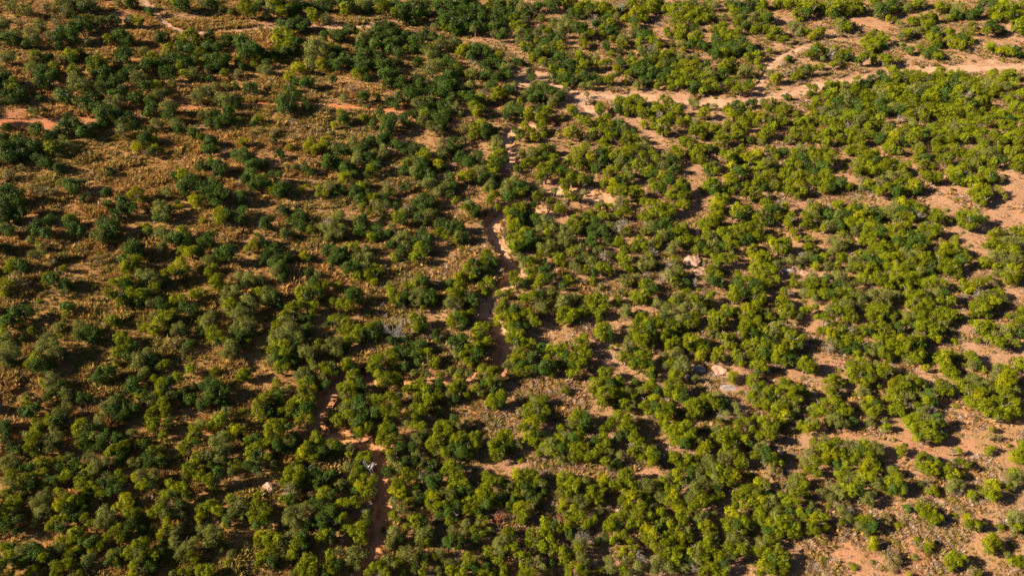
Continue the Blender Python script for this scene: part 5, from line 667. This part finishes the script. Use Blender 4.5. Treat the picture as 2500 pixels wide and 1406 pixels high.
# ------------------------------------------------------------------ everything past that: one mass of trees, one of shrubs, the grass
def scatter(name, pts, rot, scl, idx, meshes, kind='stuff'):
    col = bpy.data.collections.new(name + '_pieces')
    for k, me in enumerate(meshes):
        o = bpy.data.objects.new(f'{name}_piece_{k:03d}', me); col.objects.link(o)
    me = bpy.data.meshes.new(name); me.vertices.add(len(pts)); me.vertices.foreach_set('co', np.asarray(pts, np.float32).ravel())
    attr(me, 'rot', 'FLOAT_VECTOR', np.asarray(rot, np.float32)); attr(me, 'scl', 'FLOAT_VECTOR', np.asarray(scl, np.float32)); attr(me, 'pick', 'INT', np.asarray(idx, np.int32))
    o = bpy.data.objects.new(name, me); C.objects.link(o); o['kind'] = kind
    ng = bpy.data.node_groups.new(name, 'GeometryNodeTree')
    ng.interface.new_socket('Geometry', in_out='INPUT', socket_type='NodeSocketGeometry'); ng.interface.new_socket('Geometry', in_out='OUTPUT', socket_type='NodeSocketGeometry')
    gi = ng.nodes.new('NodeGroupInput'); go = ng.nodes.new('NodeGroupOutput'); ip = ng.nodes.new('GeometryNodeInstanceOnPoints')
    ci = ng.nodes.new('GeometryNodeCollectionInfo'); ci.inputs['Collection'].default_value = col; ci.inputs['Separate Children'].default_value = True; ci.inputs['Reset Children'].default_value = True
    def na(n, t):
        a = ng.nodes.new('GeometryNodeInputNamedAttribute'); a.data_type = t; a.inputs['Name'].default_value = n; return a.outputs['Attribute']
    ng.links.new(gi.outputs[0], ip.inputs['Points']); ng.links.new(ci.outputs[0], ip.inputs['Instance']); ip.inputs['Pick Instance'].default_value = True
    ng.links.new(na('pick', 'INT'), ip.inputs['Instance Index']); ng.links.new(na('rot', 'FLOAT_VECTOR'), ip.inputs['Rotation']); ng.links.new(na('scl', 'FLOAT_VECTOR'), ip.inputs['Scale'])
    ng.links.new(ip.outputs[0], go.inputs[0])
    md = o.modifiers.new('scatter', 'NODES'); md.node_group = ng
    return o
codes = ['d', 'g', 'y', 'o', 'w', 'x']; pieces = [m for c in codes for m in CLUMPS[c]] + TRUNKS
def plant_mass(name, label, cat, plist):
    pts, rot, scl, idx = [], [], [], []
    for p in plist:
        hh = max(.4, .8*p.top); pts.append((p.bx, p.by, p.bz)); rot.append((0, 0, rng.uniform(0, 6.28))); scl.append((hh*.75, hh*.75, hh)); idx.append(36 + rng.integers(4))
        for x, y, z, rho, code in p.lobes:
            pts.append((x, y, z)); rot.append((rng.uniform(-.4, .4), rng.uniform(-.4, .4), rng.uniform(0, 6.28))); scl.append((rho*.90*rng.uniform(.82, 1.2), rho*.90*rng.uniform(.82, 1.2), rho*zscale())); idx.append(6*codes.index(code) + rng.integers(6))
    o = scatter(name, pts, rot, scl, idx, pieces); o['label'] = label; o['category'] = cat
# the savanna goes on past the picture's edges
extra = []
tries = 0
while len(extra) < 2400 and tries < 50000:
    tries += 1
    x = rng.uniform(-190, 190); y = rng.uniform(8, 260); qx, qy, _ = project(np.array(x), np.array(y), base_h(x, y) + 1.0)
    if (-25 < qx < 2525 and -22 < qy < 1440) or qx < -500 or qx > 3000 or qy > 1950: continue
    if vnoise(np.array(x/9.), np.array(y/9.)) < rng.uniform(.05, .5): continue
    p = Plant(); p.bx, p.by = x, y; p.bz = float(terrain(x, y)); R = rng.uniform(.9, 1.9); p.R = R; n = rng.integers(2, 5); lean = 'ddgo' if qx < 1250 else 'dggoy'; cc = lean[rng.integers(len(lean))]
    p.lobes = []
    for k in range(n):
        an = rng.uniform(0, 6.28); rr = R*rng.uniform(.1, .6); r3 = R*rng.uniform(.5, .75)
        p.lobes.append((x + rr*math.cos(an), y + rr*math.sin(an), p.bz + R*rng.uniform(.8, 1.2), r3, cc))
    p.top = 1.9*R; p.kind = 'tree' if R > 1.25 else 'shrub'; extra.append(p)
plant_mass('tree_cover', 'remaining trees spread over the savanna among the larger ones', 'trees', [p for p in rest + extra if p.kind == 'tree'])
plant_mass('shrub_cover', 'remaining small shrubs spread over the savanna among the trees', 'shrubs', [p for p in rest + extra if p.kind == 'shrub'])

def tuft_mesh(mat, n, h, spread, wd, droop=.3):
    V = []; Fc = []
    for k in range(n):
        an = rng.uniform(0, 6.28); r0 = rng.uniform(0, .35)*spread; b = np.array([r0*math.cos(an), r0*math.sin(an), -.02]); an2 = an + rng.normal(0, .5)
        ll = h*rng.uniform(.55, 1.1); out = rng.uniform(.25, 1.0)*spread
        tip = b + np.array([math.cos(an2)*out, math.sin(an2)*out, ll]); mid = b + (tip-b)*.55 + np.array([0, 0, droop*ll*.35])
        s = np.array([-math.sin(an2), math.cos(an2), 0])*wd
        i = len(V); V += [b - s*.6, b + s*.6, mid + s, mid - s, tip]; Fc += [(i, i+1, i+2, i+3), (i+3, i+2, i+4)]
    return mesh_obj('tuft', V, Fc, M[mat], link=False).data
TUFTS = [tuft_mesh('gold', 22, .32, .30, .022) for _ in range(3)] + [tuft_mesh('olivegrass', 22, .30, .30, .026) for _ in range(3)] + [tuft_mesh('palegrass', 20, .24, .30, .022) for _ in range(3)] + [tuft_mesh('greytwig', 24, .30, .34, .014) for _ in range(2)] + [CLUMPS['w'][0], CLUMPS['o'][1], CLUMPS['g'][2]]
NG = 1000000
# even on the ground rather than in the picture
gx_ = rng.uniform(-165, 165, NG); gy_ = rng.uniform(14, 215, NG); hz = terrain(gx_, gy_); px_, py_, dd_ = project(gx_, gy_, hz)
outf = (px_ < -60) | (px_ > 2560) | (py_ > 1470); ok = (px_ > -560) & (px_ < 3060) & (py_ > -60) & (py_ < 2000) & (~outf | (rng.random(NG) < .55))
gx_, gy_, hz, px_, py_, dd_ = (a[ok] for a in (gx_, gy_, hz, px_, py_, dd_))
ix = np.clip(np.searchsorted(GX, gx_), 0, len(GX)-1); iy = np.clip(np.searchsorted(GY, gy_), 0, len(GY)-1)
bb = bare[ix, iy]; tr = near[ix, iy]; pl = pale[ix, iy]
patch = fbm(gx_/3.2 + 11, gy_/3.2 + 4, 3)
dens = np.clip(1.05 - .62*bb, .03, 1)*(.34 + .95*sstep(.38, .6, patch)); mat_ = fbm(gx_/13 + 60, gy_/13 + 5, 3); dens *= .55 + .75*sstep(.38, .58, mat_); dens[tr > .35] *= .10
keep = rng.random(len(gx_)) < dens*.95
gx_, gy_, hz, px_, pl, bb, patch, mat_ = (a[keep] for a in (gx_, gy_, hz, px_, pl, bb, patch, mat_))
n = len(gx_); r = rng.random(n)
pk = np.where(r < pl*.62, 6 + rng.integers(0, 3, n), np.where(r < pl*.62 + (1-pl*.62)*np.clip(.62 + 2.2*(.5 - mat_), .15, .95), rng.integers(0, 3, n), 3 + rng.integers(0, 3, n)))
tw = rng.random(n); pk = np.where(tw < .05 + .17*pl, 9 + rng.integers(0, 2, n), pk)
sz = rng.uniform(.75, 1.5, n)*(.85 + .9*sstep(.45, .68, patch))*(1 - .35*bb)*(1 - .18*pl)
low_sh = rng.random(n) < .045; pk = np.where(low_sh, 11 + rng.choice(3, n, p=[.4, .25, .35]), pk); sz = np.where(low_sh, rng.uniform(.10, .40, n), sz)
scl = np.stack([sz, sz, sz*rng.uniform(.7, 1.2, n)], 1); rot = np.stack([rng.normal(0, .12, n), rng.normal(0, .12, n), rng.uniform(0, 6.28, n)], 1)
g = scatter('dry_grass', np.stack([gx_, gy_, hz + np.where(low_sh, .12, 0)], 1), rot, scl, pk, TUFTS)
g['label'] = 'dry straw-coloured grass tufts and low scrub covering the ground'; g['category'] = 'grass'
print('grass', n)

# ------------------------------------------------------------------ dead trees
def dead_tree(name, label, px, py, h, mat, levels=3, spread=.55, stems=1, seed=1, r0=.05, kids=(3, 4), twig=True, lean=0.):
    r = random.Random(seed); x, y, _, z = hit(px, py); z = float(terrain(x, y))
    root = empty(name, (float(x), float(y), z)); main = []; br = []
    def grow(p, d, ln, rad, lev):
        path = [np.array(p)]; dd = np.array(d, float)
        for k in range(3):
            dd = dd + np.array([r.uniform(-.22, .22), r.uniform(-.22, .22), r.uniform(-.05, .15)]); dd /= np.linalg.norm(dd); path.append(path[-1] + dd*ln/3)
        (main if lev == 0 else br).append(tube(path, [rad, rad*.85, rad*.7, rad*.5], 5))
        if lev < levels:
            for k in range(r.randint(*kids)):
                an = r.uniform(0, 6.28); nd = dd + spread*np.array([math.cos(an), math.sin(an), r.uniform(-.1, .5)]); nd /= np.linalg.norm(nd)
                j = r.choice((1, 2, 3, 3)); grow(path[j], nd, ln*r.uniform(.5, .8), rad*.58, lev+1)
    for s in range(stems):
        an = r.uniform(0, 6.28); k = spread*.75 if stems > 1 else .12
        grow((0, 0, -.1), (math.cos(an)*k + lean, math.sin(an)*k, 1), h*.45, r0, 0)
    V, Fq = join_tubes(main); mesh_obj('trunk', V, Fq, M[mat], root)
    V, Fq = join_tubes(br); mesh_obj('branches', V, Fq, M[mat], root)
    tag(root, label, 'dead tree')
    return root
dead_tree('dead_tree', 'bleached white dead tree standing on the left edge of the gully', 913, 1160, 3.3, 'dead', 2, .5, 1, 4, .055, (4, 5))
dead_tree('dead_tree', 'leafless grey fan-shaped tree with many pale thin branches', 968, 830, 3.0, 'greywood', 3, .62, 7, 11, .045, (3, 4))
dead_tree('dead_tree', 'small bare grey twigs beside the gully below the white dead tree', 897, 1256, 1.2, 'greywood', 3, .75, 3, 21, .03, (3, 4))
dead_tree('dead_tree', 'tiny bleached bare sapling in the shade between dense bushes', 1167, 1196, 1.0, 'dead', 2, .6, 2, 31, .022, (3, 4))
dead_tree('dead_tree', 'slim pale bare stem leaning beside the sandy gully bend', 963, 905, 1.6, 'dead', 1, .35, 1, 41, .035, (1, 2), lean=.25)
dead_tree('dead_tree', 'bare grey tree rising above bushes near the top edge', 1507, 42, 3.2, 'greywood', 3, .45, 3, 51, .05, (3, 4))
dead_tree('dead_tree', 'low tangle of pale dead branches at the edge of the tan clearing', 2270, 612, 1.2, 'greywood', 3, .9, 4, 61, .03, (2, 4))
dead_tree('dead_tree', 'grey leafless shrub on the bare pink soil at bottom right', 2172, 1362, 1.3, 'greywood', 3, .85, 8, 71, .022, (3, 4))

# a fallen bleached limb and a shrub that has turned rusty
r = random.Random(5); x, y, _, z = hit(750, 1144, 1.35); z = 1.35 + float(z)
root = empty('fallen_branch', (float(x), float(y), z)); ts = [tube([(-.75, .1, .05), (-.3, 0, .12), (.2, -.05, .1), (.8, .1, .2)], [.05, .06, .05, .02])]
tw_ = [tube([(.1, -.03, .1), (.35, .25, .25), (.75, .45, .4)], [.035, .025, .01], 4), tube([(-.3, 0, .12), (-.5, .3, .25), (-.8, .35, .2)], [.03, .02, .01], 4), tube([(.2, -.05, .1), (.3, -.3, .22), (.55, -.4, .3)], [.03, .02, .008], 4)]
V, Fq = join_tubes(ts); mesh_obj('limb', V, Fq, M['greywood'], root); V, Fq = join_tubes(tw_); mesh_obj('side_branches', V, Fq, M['greywood'], root)
tag(root, 'grey dead branch lying across the bushes left of the gully', 'branch')
x, y, _, z = hit(1222, 1262, .8); z = float(z); root = empty('shrub', (float(x), float(y), z)); t = dup_mesh('trunk', TRUNKS[1], root); t.scale = (1.1, 1.1, 1.3)
for dx, dy, dz, s in ((0, 0, .95, .55), (.35, .1, .8, .4), (-.3, -.1, .75, .42)):
    c = dup_mesh('crown', CLUMPS['rust'][0], root); c.location = (dx, dy, dz); c.scale = (s, s, s*1.15); c.rotation_euler = (0, 0, dx*9)
tag(root, 'rusty brown half-dead shrub among green bushes near the bottom', 'shrub', 'shrubs scattered over the savanna')

# ------------------------------------------------------------------ rocks
def rock(label, px, py, sx, sy, sz, mat, seed, name='rock', rz=0., sub=4, group=None):
    import bmesh
    bm = bmesh.new(); bmesh.ops.create_icosphere(bm, subdivisions=sub, radius=1); rr = np.random.default_rng(seed); off = rr.uniform(0, 90, 3)
    pl = [(rand_unit(1)[0], rr.uniform(.62, .9)) for _ in range(9)]
    for v in bm.verts:
        p = np.array(v.co)
        for nrm, dd in pl:
            k = p @ nrm
            if k > dd: p = p - nrm*(k - dd)*.85
        f = 1 + .55*(float(fbm(np.array(p[0]*2.1 + off[0] + p[2]), np.array(p[1]*2.1 + off[1] - p[2]), 4)) - .5)
        v.co = (p[0]*f*sx, p[1]*f*sy, p[2]*f*sz)
    me = bpy.data.meshes.new(name); bm.to_mesh(me); bm.free(); me.materials.append(M[mat]); o = bpy.data.objects.new(name, me); C.objects.link(o)
    x, y, _, z = hit(px, py); z = float(terrain(x, y)); o.location = (float(x), float(y), z + .12*sz); o.rotation_euler = (0, 0, rz); tag(o, label, 'rock', group)
rock('pink eroded rock mound on bare orange soil right of centre', 1692, 640, 1.25, 1.2, .55, 'rock', 1)
rock('smaller pink boulder just below the eroded rock mound', 1706, 668, 1.0, .8, .4, 'rock', 2)
rock('pale grey rock slab lying flat between shrubs right of the mound', 1925, 662, 1.1, .6, .25, 'greyrock', 3)
rock('low pink slab at the right end of the pale rocky patch', 1968, 668, .9, .5, .16, 'rock', 4)
rock('grey weathered rock poking out of dry scrub above the ledge', 1706, 903, .9, .7, .5, 'greyrock', 5)
rock('flat grey rock ledge below the dry scrub hump', 1780, 948, 1.2, .5, .22, 'greyrock', 6, rz=-.2)
rock('brownish dry scrub-covered hump of rock left of the dark shadow', 1755, 905, 1.1, .8, .35, 'rock', 8)
rock('brown eroded earth hump beside the golden grass at lower left', 655, 1192, .6, .7, .35, 'rock', 7, name='earth_mound')



def stones(n, base, cx, cy, sx, sy, mats, seed, group):
    seen = set()
    for k in range(n):
        s = rng.uniform(.16, .42); px = cx + rng.normal(0, sx); py = cy + rng.normal(0, sy); lab = f'{base}, {words(px/25)} percent across and {words(py/14.06)} percent down the photo'
        if lab in seen: continue
        seen.add(lab); rock(lab, px, py, s*rng.uniform(.8, 1.4), s, s*rng.uniform(.4, .7), mats[k % len(mats)], seed + k, rz=rng.uniform(0, 3), sub=3, group=group)
stones(24, 'small broken grey-brown stone', 1745, 915, 38, 19, ('greyrock', 'greyrock', 'rock'), 40, 'loose stones of the rocky patch')
stones(8, 'small pink stone', 1700, 655, 32, 13, ('rock',), 70, 'loose stones of the pink mound')
